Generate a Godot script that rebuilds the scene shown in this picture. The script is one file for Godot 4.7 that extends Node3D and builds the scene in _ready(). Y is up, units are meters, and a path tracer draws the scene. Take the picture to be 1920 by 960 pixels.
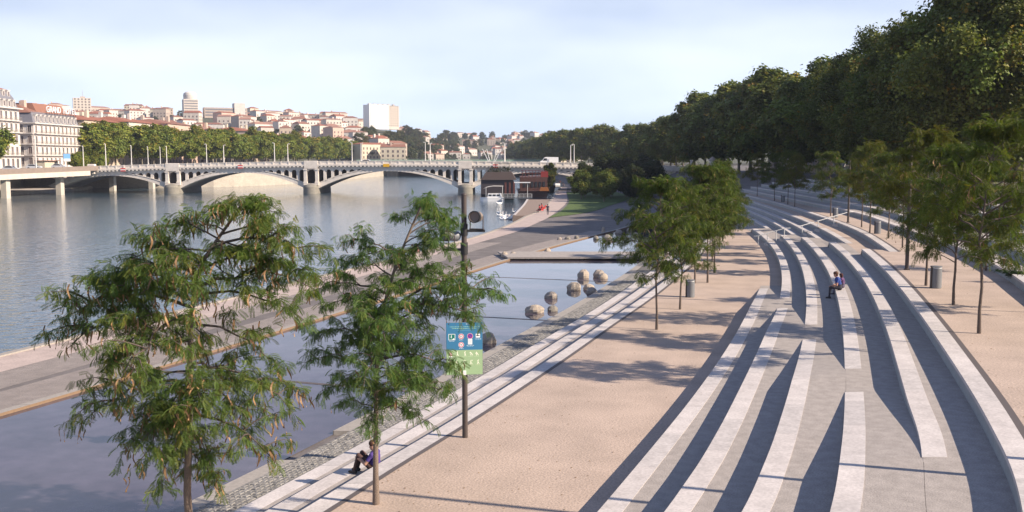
extends Node3D
# A riverside promenade with seating terraces, a shallow pool, a stone arch bridge and a hillside town, seen from a bridge.

const EYE := Vector3(0, 10, 0)
const LENS := 1850.0          # focal length in pixels of a 1920 pixel wide picture
const P := 1.95               # level of the sand promenade above the river
const STEP := 0.42
const QUAY := 6.6             # level of the upper quay road

class Shape:
	var v := PackedVector3Array()
	var n := PackedVector3Array()
	var c := PackedColorArray()
	var u := PackedVector2Array()
	var col := Color.WHITE
	var colored := false
	func tri(a: Vector3, b: Vector3, d: Vector3) -> void:
		var m := (b - a).cross(d - a)
		if m.length_squared() < 1e-16: return
		m = m.normalized()
		tri_n(a, b, d, m, m, m)
	func tri_n(a: Vector3, b: Vector3, d: Vector3, na: Vector3, nb: Vector3, nd: Vector3) -> void:
		v.append(a); v.append(d); v.append(b)
		n.append(na); n.append(nd); n.append(nb)
		c.append(col); c.append(col); c.append(col)
		u.append(Vector2(a.x, a.y)); u.append(Vector2(d.x, d.y)); u.append(Vector2(b.x, b.y))
	func quad(a: Vector3, b: Vector3, d: Vector3, e: Vector3) -> void:
		tri(a, b, d); tri(a, d, e)
	func quad_uv(a: Vector3, b: Vector3, d: Vector3, e: Vector3) -> void:   # a lower left, b lower right, d upper right, e upper left
		var k := u.size()
		quad(a, b, d, e)
		for i in 6: u[k + i] = [Vector2(0, 1), Vector2(1, 0), Vector2(1, 1), Vector2(0, 1), Vector2(0, 0), Vector2(1, 0)][i]
	func box(at: Vector3, size: Vector3, b := Basis()) -> void:
		hexa(at, size, size, b)
	func hexa(at: Vector3, low: Vector3, high: Vector3, b := Basis()) -> void:   # a box whose top face may be smaller
		var p: Array[Vector3] = []
		for y in 2:
			var s: Vector3 = (high if y else low) * 0.5
			for q in [Vector2(-1, 1), Vector2(1, 1), Vector2(1, -1), Vector2(-1, -1)]:
				p.append(at + b * Vector3(q.x * s.x, (s.y if y else -s.y), q.y * s.z))
		for i in 4:
			var j := (i + 1) % 4
			quad(p[i], p[j], p[j + 4], p[i + 4])
		quad(p[4], p[5], p[6], p[7]); quad(p[3], p[2], p[1], p[0])
	func bevel(at: Vector3, size: Vector3, e: float, b := Basis()) -> void:   # a box with chamfered top edges
		var h := size.y - e
		hexa(at - b.y * (e * 0.5), Vector3(size.x, h, size.z), Vector3(size.x, h, size.z), b)
		hexa(at + b.y * (h * 0.5), Vector3(size.x, e, size.z), Vector3(size.x - 2 * e, e, size.z - 2 * e), b)
	func tube(path: Array, radii: Array, sides := 6, caps := true) -> void:
		var rings := []
		var normals := []
		var ref := Vector3.UP if absf((path[-1] - path[0]).normalized().y) < 0.8 else Vector3.RIGHT
		for i in path.size():
			var t: Vector3 = (path[mini(i + 1, path.size() - 1)] - path[maxi(i - 1, 0)]).normalized()
			var s := t.cross(ref).normalized()
			var w := s.cross(t).normalized()
			ref = w
			var ring := PackedVector3Array()
			var rn := PackedVector3Array()
			for k in sides:
				var a := TAU * k / sides
				var d := s * cos(a) + w * sin(a)
				ring.append(path[i] + d * radii[i]); rn.append(d)
			rings.append(ring); normals.append(rn)
		for i in path.size() - 1:
			for k in sides:
				var j := (k + 1) % sides
				var a: Vector3 = rings[i][k]; var b: Vector3 = rings[i][j]; var d: Vector3 = rings[i + 1][j]; var e: Vector3 = rings[i + 1][k]
				tri_n(a, d, b, normals[i][k], normals[i + 1][j], normals[i][j])
				tri_n(a, e, d, normals[i][k], normals[i + 1][k], normals[i + 1][j])
		if caps:
			for k in range(1, sides - 1):
				tri(rings[0][0], rings[0][k], rings[0][k + 1])
				tri(rings[-1][0], rings[-1][k + 1], rings[-1][k])
	func lathe(profile: Array, sides: int, xf := Transform3D()) -> void:   # profile of (radius, height), rising
		for i in profile.size() - 1:
			var p: Vector2 = profile[i]; var q: Vector2 = profile[i + 1]
			var slope := Vector2(q.y - p.y, p.x - q.x).normalized()
			for k in sides:
				var a := TAU * k / sides; var b := TAU * (k + 1) / sides
				var da := Vector3(cos(a), 0, -sin(a)); var db := Vector3(cos(b), 0, -sin(b))
				var na := xf.basis * (da * slope.x + Vector3.UP * slope.y); var nb := xf.basis * (db * slope.x + Vector3.UP * slope.y)
				var A := xf * (da * p.x + Vector3.UP * p.y); var B := xf * (db * p.x + Vector3.UP * p.y)
				var D := xf * (db * q.x + Vector3.UP * q.y); var E := xf * (da * q.x + Vector3.UP * q.y)
				if p.x > 1e-5: tri_n(A, B, D, na, nb, nb)
				if q.x > 1e-5: tri_n(A, D, E, na, nb, na)
	func ball(at: Vector3, r: Vector3, b := Basis(), rings := 6, sides := 8, rough := 0.0, seed := 0) -> void:
		var grid := []
		var f := FastNoiseLite.new()
		f.seed = seed; f.frequency = 0.9
		for i in rings + 1:
			var row := PackedVector3Array()
			for k in sides + 1:
				var a := PI * i / rings - PI / 2; var o := TAU * (k % sides) / sides
				var d := Vector3(cos(a) * cos(o), sin(a), -cos(a) * sin(o))
				var g := 1.0 + rough * f.get_noise_3dv(d * 1.3)
				row.append(at + b * (d * r * g))
			grid.append(row)
		var nn := func(i: int, k: int) -> Vector3:
			var w: Vector3 = b.inverse() * (grid[i][k] - at)
			return (b * (w / (r * r))).normalized()
		for i in rings:
			for k in sides:
				if rough > 0.0:
					quad(grid[i][k], grid[i][k + 1], grid[i + 1][k + 1], grid[i + 1][k])
				else:
					tri_n(grid[i][k], grid[i][k + 1], grid[i + 1][k + 1], nn.call(i, k), nn.call(i, k + 1), nn.call(i + 1, k + 1))
					tri_n(grid[i][k], grid[i + 1][k + 1], grid[i + 1][k], nn.call(i, k), nn.call(i + 1, k + 1), nn.call(i + 1, k))
	func prism(poly: PackedVector2Array, depth: float, xf := Transform3D()) -> void:   # a polygon in x and y, pushed back along -z
		var p := poly
		if Geometry2D.is_polygon_clockwise(p): p.reverse()
		var t := Geometry2D.triangulate_polygon(p)
		var back := Vector3(0, 0, -depth)
		var at := func(q: Vector2) -> Vector3: return Vector3(q.x, q.y, 0)
		for i in range(0, t.size(), 3):
			var a := p[t[i]]; var b := p[t[i + 1]]; var d := p[t[i + 2]]
			if (b - a).cross(d - a) < 0: var s := b; b = d; d = s
			tri(xf * at.call(a), xf * at.call(b), xf * at.call(d))
			tri(xf * (at.call(a) + back), xf * (at.call(d) + back), xf * (at.call(b) + back))
		for i in p.size():
			var a: Vector3 = at.call(p[i]); var b: Vector3 = at.call(p[(i + 1) % p.size()])
			quad(xf * (a + back), xf * (b + back), xf * b, xf * a)
	func ribbon(left: PackedVector3Array, right: PackedVector3Array) -> void:   # a sheet between two lines that run away from the eye
		for i in left.size() - 1:
			quad(left[i], right[i], right[i + 1], left[i + 1])
	func mesh(from := Vector3.ZERO) -> ArrayMesh:
		var a := []
		a.resize(Mesh.ARRAY_MAX)
		var w := v
		if from != Vector3.ZERO:
			w = v.duplicate()
			for i in w.size(): w[i] -= from
		a[Mesh.ARRAY_VERTEX] = w; a[Mesh.ARRAY_NORMAL] = n; a[Mesh.ARRAY_TEX_UV] = u
		if colored: a[Mesh.ARRAY_COLOR] = c
		var m := ArrayMesh.new()
		m.add_surface_from_arrays(Mesh.PRIMITIVE_TRIANGLES, a)
		return m

class Line:      # where something runs: x for every distance d ahead of the eye
	var d := PackedFloat32Array()
	var x := PackedFloat32Array()
	func _init(points: Array) -> void:
		for p in points: x.append(p.x); d.append(p.y)
	func at(t: float) -> float:
		var k := d.size() - 1
		if t <= d[0]: return x[0] + (t - d[0]) * (x[1] - x[0]) / (d[1] - d[0])
		if t >= d[k]: return x[k] + (t - d[k]) * (x[k] - x[k - 1]) / (d[k] - d[k - 1])
		var i := 0
		while d[i + 1] < t: i += 1
		var h := d[i + 1] - d[i]
		var s := (x[i + 1] - x[i]) / h
		var m0 := s if i == 0 else (s + (x[i] - x[i - 1]) / (d[i] - d[i - 1])) * 0.5
		var m1 := s if i == k - 1 else (s + (x[i + 2] - x[i + 1]) / (d[i + 2] - d[i + 1])) * 0.5
		var r := (t - d[i]) / h
		return x[i] * (2 * r * r * r - 3 * r * r + 1) + m0 * h * (r * r * r - 2 * r * r + r) + x[i + 1] * (3 * r * r - 2 * r * r * r) + m1 * h * (r * r * r - r * r)

var M := {}
var taken := {}
var rng := RandomNumberGenerator.new()
var tilt := Basis()
var LV := []
var C := {}

# ---------------------------------------------------------------- naming and placing
func numbered(called: String) -> String:
	taken[called] = taken.get(called, -1) + 1
	return called if taken[called] == 0 else "%s_%03d" % [called, taken[called]]

func tag(o: Node, label: String, category := "", group := "", kind := "") -> Node:
	if label: o.set_meta("label", label)
	if category: o.set_meta("category", category)
	if group: o.set_meta("group", group)
	if kind: o.set_meta("kind", kind)
	return o

func obj(called: String, s, m: Material, parent: Node = self, from := Vector3.ZERO) -> MeshInstance3D:
	var o := MeshInstance3D.new()
	o.mesh = s.mesh(from) if s is Shape else s
	o.material_override = m
	o.name = numbered(called) if parent == self else called
	if parent == self: o.position = from
	parent.add_child(o, true)
	return o

func thing(called: String, label: String, category: String, at := Vector3.ZERO, turn := 0.0, group := "") -> Node3D:
	var o := Node3D.new()
	o.name = numbered(called)
	add_child(o)
	o.position = at; o.rotation.y = turn
	tag(o, label, category, group)
	return o

func copy_of(o: Node3D, at: Vector3, turn: float, label: String, size := 1.0) -> Node3D:
	var r: Node3D = o.duplicate()
	r.name = numbered(String(o.name).rstrip("0123456789").rstrip("_"))
	add_child(r)
	r.position = at; r.rotation = Vector3(0, turn, 0); r.scale = Vector3.ONE * size
	r.set_meta("label", label)
	return r

func struct(called: String, s: Shape, m: Material) -> MeshInstance3D:
	var o := obj(called, s, m)
	o.set_meta("kind", "structure")
	return o

func ray(px: float, py: float) -> Vector3:
	return tilt * Vector3((px - 960) / LENS, (480 - py) / LENS, -1)
func spot(px: float, py: float, level: float) -> Vector3:
	var r := ray(px, py)
	return EYE + r * ((level - EYE.y) / r.y)
func far(px: float, py: float, d: float) -> Vector3:
	var r := ray(px, py)
	return EYE + r * (d / -r.z)

func ramp(d: float, d0: float, d1: float, a: float, b: float) -> float:
	return lerpf(a, b, clampf((d - d0) / (d1 - d0), 0, 1))

# ---------------------------------------------------------------- materials
func noise_image(sd: int, freq: float, octaves: int, lo: float, hi: float, size := 512, kind := FastNoiseLite.TYPE_SIMPLEX_SMOOTH, srgb := true) -> Image:
	var f := FastNoiseLite.new()
	f.seed = sd; f.frequency = freq; f.noise_type = kind; f.fractal_octaves = octaves
	var im := f.get_seamless_image(size, size)
	im.convert(Image.FORMAT_L8)
	var b := im.get_data()
	var map := PackedByteArray()
	for i in 256:
		var m := lerpf(lo, hi, i / 255.0)
		map.append(int(round(255 * (Color(m, m, m).linear_to_srgb().r if srgb else m))))
	for i in b.size(): b[i] = map[b[i]]
	return Image.create_from_data(size, size, false, Image.FORMAT_L8, b)

func tex(im: Image) -> ImageTexture:
	im.convert(Image.FORMAT_RGB8)
	return ImageTexture.create_from_image(im)

func mat(c: Color, rough := 0.9, metal := 0.0) -> StandardMaterial3D:
	var m := StandardMaterial3D.new()
	m.albedo_color = c.linear_to_srgb()
	m.roughness = rough; m.metallic = metal
	return m

func worn(c: Color, rough: float, fine: Texture2D, fine_m: float, broad: Texture2D, broad_m: float, bump: Texture2D = null, cm := 0.0) -> StandardMaterial3D:
	var m := mat(c, rough)
	m.albedo_texture = fine
	m.uv1_triplanar = true; m.uv1_world_triplanar = true; m.uv1_scale = Vector3.ONE / fine_m
	if broad:
		m.detail_enabled = true; m.detail_albedo = broad; m.detail_blend_mode = BaseMaterial3D.BLEND_MODE_MUL
		m.detail_uv_layer = BaseMaterial3D.DETAIL_UV_2
		m.uv2_triplanar = true; m.uv2_world_triplanar = true; m.uv2_scale = Vector3.ONE / broad_m
	if bump:
		m.heightmap_enabled = true; m.heightmap_texture = bump; m.heightmap_scale = cm
	return m

func leafy(c: Color, through: Color) -> StandardMaterial3D:
	var m := mat(c, 0.55)
	m.vertex_color_use_as_albedo = true
	m.cull_mode = BaseMaterial3D.CULL_DISABLED
	m.backlight_enabled = true; m.backlight = through.linear_to_srgb()
	m.metallic_specular = 0.35
	return m

func materials() -> void:
	var grain := tex(noise_image(1, 0.35, 2, 0.62, 1.0, 512))
	var speck := tex(noise_image(2, 0.6, 1, 0.45, 1.0, 512, FastNoiseLite.TYPE_VALUE))
	var blotch := tex(noise_image(3, 0.012, 5, 0.74, 1.0, 512))
	var cloudy := tex(noise_image(4, 0.02, 4, 0.6, 1.0, 512))
	var stain := tex(noise_image(5, 0.03, 5, 0.72, 1.0, 512))
	var mottle := tex(noise_image(8, 0.09, 5, 0.60, 1.0, 1024))
	var height := tex(noise_image(6, 0.25, 3, 0.0, 1.0, 512, FastNoiseLite.TYPE_SIMPLEX_SMOOTH, false))
	M.sand = worn(Color(0.63, 0.495, 0.41), 0.95, mottle, 9.0, blotch, 17.0, height, 1.0)
	M.tread = worn(Color(0.50, 0.45, 0.42), 0.92, mottle, 5.0, stain, 7.0, height, 0.6)
	M.ramp = M.tread
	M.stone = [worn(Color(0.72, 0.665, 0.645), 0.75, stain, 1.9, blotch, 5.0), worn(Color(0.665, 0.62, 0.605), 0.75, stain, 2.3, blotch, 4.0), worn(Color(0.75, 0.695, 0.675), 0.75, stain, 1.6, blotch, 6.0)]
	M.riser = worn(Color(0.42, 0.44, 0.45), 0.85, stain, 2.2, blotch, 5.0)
	M.metal_edge = worn(Color(0.13, 0.11, 0.11), 0.8, grain, 1.0, null, 1.0)
	M.asphalt = worn(Color(0.235, 0.21, 0.205), 0.93, mottle, 11.0, cloudy, 24.0)
	M.pink = worn(Color(0.64, 0.52, 0.475), 0.9, mottle, 12.0, blotch, 9.0)
	M.gravel = worn(Color(0.44, 0.385, 0.36), 0.95, speck, 1.6, blotch, 7.0, height, 1.5)
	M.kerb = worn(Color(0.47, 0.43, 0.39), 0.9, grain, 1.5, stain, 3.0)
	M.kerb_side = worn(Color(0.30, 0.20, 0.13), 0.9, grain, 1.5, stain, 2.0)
	M.cobble_bed = worn(Color(0.17, 0.163, 0.155), 0.95, speck, 1.0, null, 1.0)
	M.cobble = mat(Color(0.235, 0.228, 0.22), 0.8); M.cobble.vertex_color_use_as_albedo = true
	M.deck = worn(Color(0.36, 0.27, 0.22), 0.9, grain, 2.0, blotch, 6.0)
	M.lawn = worn(Color(0.14, 0.22, 0.05), 0.95, speck, 0.9, cloudy, 9.0, height, 3.0)
	M.hill = worn(Color(0.13, 0.135, 0.075), 0.95, cloudy, 60.0, cloudy, 300.0)
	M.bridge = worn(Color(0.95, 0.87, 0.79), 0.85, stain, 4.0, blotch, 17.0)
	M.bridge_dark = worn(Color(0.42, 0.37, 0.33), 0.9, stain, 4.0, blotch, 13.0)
	M.pier_base = worn(Color(0.32, 0.30, 0.26), 0.9, cloudy, 4.0, blotch, 9.0)
	M.quay_wall = worn(Color(0.60, 0.54, 0.46), 0.9, cloudy, 6.0, blotch, 21.0)
	M.viaduct = worn(Color(0.72, 0.66, 0.58), 0.85, stain, 4.0, blotch, 19.0)
	M.viaduct_brown = worn(Color(0.33, 0.265, 0.23), 0.9, grain, 3.0, blotch, 15.0)
	M.boulder = [worn(Color(0.56, 0.475, 0.39), 0.9, cloudy, 0.7, blotch, 2.0, height, 2.0), worn(Color(0.47, 0.41, 0.36), 0.9, cloudy, 0.6, blotch, 1.7, height, 2.0), worn(Color(0.33, 0.30, 0.26), 0.9, cloudy, 0.8, blotch, 2.0, height, 2.0)]
	var river := mat(Color(0.045, 0.085, 0.12), 0.06)
	river.metallic_specular = 0.55
	river.normal_enabled = true
	var w := noise_image(11, 0.012, 5, 0.0, 1.0, 512, FastNoiseLite.TYPE_SIMPLEX_SMOOTH, false)
	w.bump_map_to_normal_map(6.0)
	river.normal_texture = ImageTexture.create_from_image(w)
	river.normal_scale = 0.5
	river.uv1_triplanar = true; river.uv1_world_triplanar = true; river.uv1_scale = Vector3(0.07, 0.07, 0.15)
	M.river = river
	var pool := worn(Color(0.115, 0.095, 0.13), 0.02, cloudy, 9.0, cloudy, 31.0)
	pool.metallic_specular = 0.55
	pool.normal_enabled = true; pool.normal_texture = river.normal_texture; pool.normal_scale = 0.02
	M.pool = pool
	M.dark_metal = worn(Color(0.085, 0.065, 0.06), 0.6, grain, 1.0, null, 1.0)
	M.black = mat(Color(0.02, 0.02, 0.022), 0.5)
	M.grey_metal = worn(Color(0.20, 0.21, 0.23), 0.5, stain, 0.6, null, 1.0)
	M.rail = mat(Color(0.6, 0.6, 0.6), 0.4)
	M.lamp_pole = mat(Color(0.66, 0.64, 0.62), 0.5)
	M.white_paint = mat(Color(0.8, 0.8, 0.8), 0.35)
	M.glass = mat(Color(0.03, 0.035, 0.045), 0.12)
	M.window = mat(Color(0.13, 0.10, 0.10), 0.3)
	M.window_dark = mat(Color(0.07, 0.065, 0.075), 0.25)
	M.slate = worn(Color(0.20, 0.20, 0.235), 0.7, stain, 3.0, null, 1.0)
	M.tile = [worn(Color(0.42, 0.16, 0.10), 0.9, cloudy, 3.0, blotch, 11.0), worn(Color(0.36, 0.17, 0.12), 0.9, cloudy, 3.0, blotch, 11.0), worn(Color(0.46, 0.25, 0.19), 0.9, cloudy, 3.0, blotch, 13.0)]
	M.wall = []
	for k in [Color(0.78, 0.70, 0.62), Color(0.72, 0.58, 0.46), Color(0.75, 0.54, 0.45), Color(0.80, 0.75, 0.70), Color(0.74, 0.66, 0.53), Color(0.60, 0.50, 0.43)]:
		M.wall.append(worn(k, 0.9, stain, 5.0, blotch, 19.0))
	M.facade = worn(Color(0.80, 0.745, 0.71), 0.85, stain, 3.0, blotch, 15.0)
	M.bark = worn(Color(0.20, 0.155, 0.13), 0.95, cloudy, 0.35, stain, 1.4, height, 1.5)
	M.bark_pale = worn(Color(0.34, 0.26, 0.21), 0.95, cloudy, 0.3, stain, 1.1, height, 1.5)
	M.bark_plane = worn(Color(0.26, 0.23, 0.18), 0.9, cloudy, 0.9, cloudy, 3.1)
	M.locust = leafy(Color(0.80, 0.80, 0.80), Color(0.62, 0.80, 0.22))
	M.plane = leafy(Color(0.80, 0.80, 0.80), Color(0.55, 0.62, 0.18))
	M.pod = leafy(Color(0.9, 0.9, 0.9), Color(0.3, 0.2, 0.1))
	M.skin = mat(Color(0.50, 0.29, 0.20), 0.6)
	M.body = mat(Color(1, 1, 1), 0.85); M.body.vertex_color_use_as_albedo = true
	M.height = height

# ---------------------------------------------------------------- the scene
func _ready() -> void:
	rng.seed = 7
	# camera
	var pitch := -atan(180.0 / LENS)
	tilt = Basis(Vector3.RIGHT, pitch)
	var cam := Camera3D.new()
	cam.name = "camera"
	cam.fov = rad_to_deg(2.0 * atan(480.0 / LENS))
	cam.near = 0.5; cam.far = 9000.0
	cam.position = EYE; cam.rotation.x = pitch
	add_child(cam)
	# sky, air and exposure
	var env := Environment.new()
	env.background_mode = Environment.BG_SKY
	var sm := ProceduralSkyMaterial.new()
	sm.sky_top_color = Color(0.042, 0.09, 0.22).linear_to_srgb()
	sm.sky_horizon_color = Color(0.465, 0.56, 0.69).linear_to_srgb()
	sm.sky_curve = 0.17
	sm.ground_bottom_color = Color(0.12, 0.12, 0.12).linear_to_srgb()
	sm.ground_horizon_color = Color(0.35, 0.38, 0.42).linear_to_srgb()
	sm.sun_angle_max = 6.0
	sm.sky_cover = sky_cover()
	sm.sky_cover_modulate = Color(1, 1, 1)
	var sky := Sky.new()
	sky.sky_material = sm
	env.sky = sky
	env.tonemap_mode = Environment.TONE_MAPPER_LINEAR
	env.tonemap_exposure = 1.7
	env.fog_enabled = FOG > 0.0
	env.fog_density = FOG
	env.fog_light_color = Color(0.86, 0.90, 1.0)
	env.sdfgi_enabled = true; env.ssao_enabled = true; env.ssil_enabled = true
	var we := WorldEnvironment.new()
	we.name = "world_environment"
	we.environment = env
	add_child(we)
	var sun := DirectionalLight3D.new()
	sun.name = "sun"
	sun.light_energy = 1.6
	sun.light_color = Color(1.0, 0.93, 0.84)
	sun.light_angular_distance = 0.5
	sun.shadow_enabled = true
	add_child(sun)
	var el := deg_to_rad(30.0)
	sun.look_at_from_position(Vector3.ZERO, -Vector3(0.956 * cos(el), sin(el), 0.294 * cos(el)))
	materials()
	lines()
	water_and_ground()
	terraces()
	promenade_steps()
	pool()
	bridge()
	left_bank()
	hills()
	right_bank()
	trees()
	furniture()
	boats()
	people()

const FOG := 0.00012

func sky_cover() -> ImageTexture:
	var w := 1024
	var h := 512
	var f := FastNoiseLite.new()
	f.seed = 21; f.frequency = 1.1; f.fractal_octaves = 5; f.fractal_gain = 0.55
	var g := FastNoiseLite.new()
	g.seed = 5; g.frequency = 0.55; g.fractal_octaves = 3
	var b := PackedByteArray()
	b.resize(w * h * 4)
	for y in h:
		var up := (0.5 - (y + 0.5) / h) * PI
		for x in w:
			var a := 0.0
			if up > -0.02:
				var o := TAU * (x + 0.5) / w
				var d := Vector3(cos(o) * cos(up), sin(up) * 5.0, sin(o) * cos(up))
				var t := f.get_noise_3dv(d * 2.4 + Vector3(0, 0, 3)) * 0.6 + g.get_noise_3dv(d * 1.8) * 0.7
				a = smoothstep(-0.7, 0.95, t) * 0.29 * smoothstep(-0.01, 0.06, up) * (1.0 - 0.45 * smoothstep(0.3, 0.9, up))
			var i := (y * w + x) * 4
			b[i] = 246; b[i + 1] = 238; b[i + 2] = 236; b[i + 3] = int(a * 255)
	return ImageTexture.create_from_image(Image.create_from_data(w, h, false, Image.FORMAT_RGBA8, b))

func lines() -> void:
	for k in 6: LV.append(P + STEP * k)
	var v := func(a: Array) -> Line:
		var p := []
		for i in range(0, a.size(), 2): p.append(Vector2(a[i], a[i + 1]))
		return Line.new(p)
	C[1] = v.call([-1.5, 12.0, -0.61, 14.0, 0.78, 18.0, 2.33, 22.0, 3.87, 26.0, 5.38, 30.0, 7.18, 35.0, 8.90, 40.0, 10.87, 46.0, 12.75, 52.0, 15.13, 60.0, 17.41, 68.0])
	C[2] = v.call([-1.7, 12.0, -0.28, 14.0, 2.33, 18.0, 4.09, 22.0, 5.59, 26.0, 6.99, 30.0, 8.70, 35.0, 10.37, 40.0, 12.32, 46.0, 14.19, 52.0, 16.54, 60.0, 18.69, 68.0, 20.65, 76.0, 22.61, 85.0, 24.50, 95.0, 26.10, 105.0, 27.43, 115.0])
	C[3] = v.call([0.9, 12.0, 2.13, 14.0, 4.22, 18.0, 5.83, 22.0, 7.28, 26.0, 8.67, 30.0, 10.35, 35.0, 11.97, 40.0, 13.86, 46.0, 15.66, 52.0, 17.92, 60.0, 20.02, 68.0, 21.95, 76.0, 23.93, 85.0, 25.91, 95.0, 27.66, 105.0, 29.21, 115.0, 31.19, 130.0, 33.27, 150.0])
	C[4] = v.call([3.2, 12.0, 4.28, 14.0, 6.04, 18.0, 7.54, 22.0, 8.95, 26.0, 10.31, 30.0, 11.96, 35.0, 13.56, 40.0, 15.41, 46.0, 17.16, 52.0, 19.35, 60.0, 21.37, 68.0, 23.24, 76.0, 25.16, 85.0, 27.08, 95.0, 28.81, 105.0, 30.35, 115.0, 32.37, 130.0, 34.55, 150.0])
	C[5] = v.call([5.4, 12.0, 6.2, 14.0, 7.75, 18.0, 9.32, 22.0, 10.62, 26.0, 11.94, 30.0, 13.58, 35.0, 15.16, 40.0, 16.98, 46.0, 18.70, 52.0, 20.82, 60.0, 22.77, 68.0, 24.55, 76.0, 26.37, 85.0, 28.20, 95.0, 29.84, 105.0, 31.31, 115.0, 33.23, 130.0, 35.37, 150.0])
	C[6] = v.call([6.5, 12.0, 7.6, 14.0, 9.44, 18.0, 10.88, 22.0, 12.19, 26.0, 13.44, 30.0, 14.98, 35.0, 16.48, 40.0, 18.23, 46.0, 19.91, 52.0, 22.01, 60.0, 23.96, 68.0, 25.74, 76.0, 27.56, 85.0, 29.36, 95.0, 30.93, 105.0, 32.31, 115.0, 34.3, 130.0, 36.6, 150.0])
	C[7] = v.call([8.3, 12.0, 11.2, 18.0, 13.9, 26.0, 16.7, 35.0, 19.9, 46.0, 21.6, 52.0, 23.5, 60.0, 24.6, 64.0, 26.3, 70.6, 28.9, 81.7, 31.2, 94.5, 33.5, 110.5, 35.4, 124.3, 37.2, 140.0, 38.8, 158.0, 40.5, 180.0])
	C["V"] = v.call([13.0, 16.0, 16.4, 25.0, 20.0, 35.0, 23.2, 44.4, 24.9, 49.5, 28.3, 62.0, 30.8, 74.3, 32.9, 85.5, 35.4, 98.0, 37.4, 113.0, 38.9, 130.0, 40.6, 150.0, 43.0, 180.0])
	C["white"] = v.call([-9.3, 10.0, -6.8, 17.0, -4.9, 22.0, -3.75, 25.1, -2.05, 29.5, 0.2, 35.7, 1.95, 40.7, 4.2, 47.4, 7.35, 56.6, 9.9, 64.6, 12.15, 72.0, 14.2, 79.0, 18.4, 95.0, 22.3, 110.0, 25.8, 125.0, 31.0, 150.0])
	C["pool_far"] = v.call([-26.0, 14.0, -18.4, 34.7, -16.9, 38.9, -5.5, 73.2, -3.6, 79.5, 0.0, 90.8, 3.3, 100.7, 8.0, 113.7, 11.9, 123.8, 15.6, 133.7, 17.9, 140.4])
	C["river"] = v.call([-36.0, 6.0, -28.2, 32.0, -24.1, 46.5, -15.0, 79.0, -10.2, 94.6, -7.3, 107.2, -4.9, 116.5, -1.3, 135.5, 0.6, 148.5, 2.3, 162.7, 4.6, 177.0, 9.0, 230.0, 14.5, 309.0, 21.0, 400.0, 21.0, 500.0, 16.0, 600.0, -4.0, 900.0, -16.0, 1100.0])
	C["path"] = v.call([-33.0, 6.0, -25.4, 32.0, -21.0, 46.5, -11.6, 79.0, -6.9, 98.0, -3.2, 112.0, 0.6, 127.0, 2.9, 140.0, 5.4, 155.3, 8.4, 180.0, 11.8, 213.9, 15.7, 285.5, 24.0, 420.0])
	C["left"] = v.call([-164.0, 150.0, -164.0, 330.0, -164.0, 349.0, -114.0, 364.0, -101.0, 382.0, -93.0, 412.0, -86.0, 500.0, -80.0, 650.0, -74.0, 900.0, -60.0, 1200.0])

func run_of(l: Line, y: Variant, d0: float, d1: float, step: float, shift := 0.0) -> PackedVector3Array:
	var out := PackedVector3Array()
	var k := maxi(1, int(ceil((d1 - d0) / step)))
	for i in k + 1:
		var d := lerpf(d0, d1, float(i) / k)
		out.append(Vector3(l.at(d) + shift, (y as float) if y is float else y.call(d), -d))
	return out

func flat(l: Line, y: Variant, r: Line, d0: float, d1: float, step := 1.5, ls := 0.0, rs := 0.0, yr: Variant = null) -> Shape:
	var s := Shape.new()
	s.ribbon(run_of(l, y, d0, d1, step, ls), run_of(r, y if yr == null else yr, d0, d1, step, rs))
	return s

func upright(s: Shape, l: Line, y0: Variant, y1: Variant, d0: float, d1: float, step := 1.5, shift := 0.0, turned := false) -> void:   # a face that looks to the river (or away from it)
	var a := run_of(l, y0, d0, d1, step, shift)
	var b := run_of(l, y1, d0, d1, step, shift)
	for i in a.size() - 1:
		if turned: s.quad(a[i], a[i + 1], b[i + 1], b[i])
		else: s.quad(a[i + 1], a[i], b[i], b[i + 1])

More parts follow.
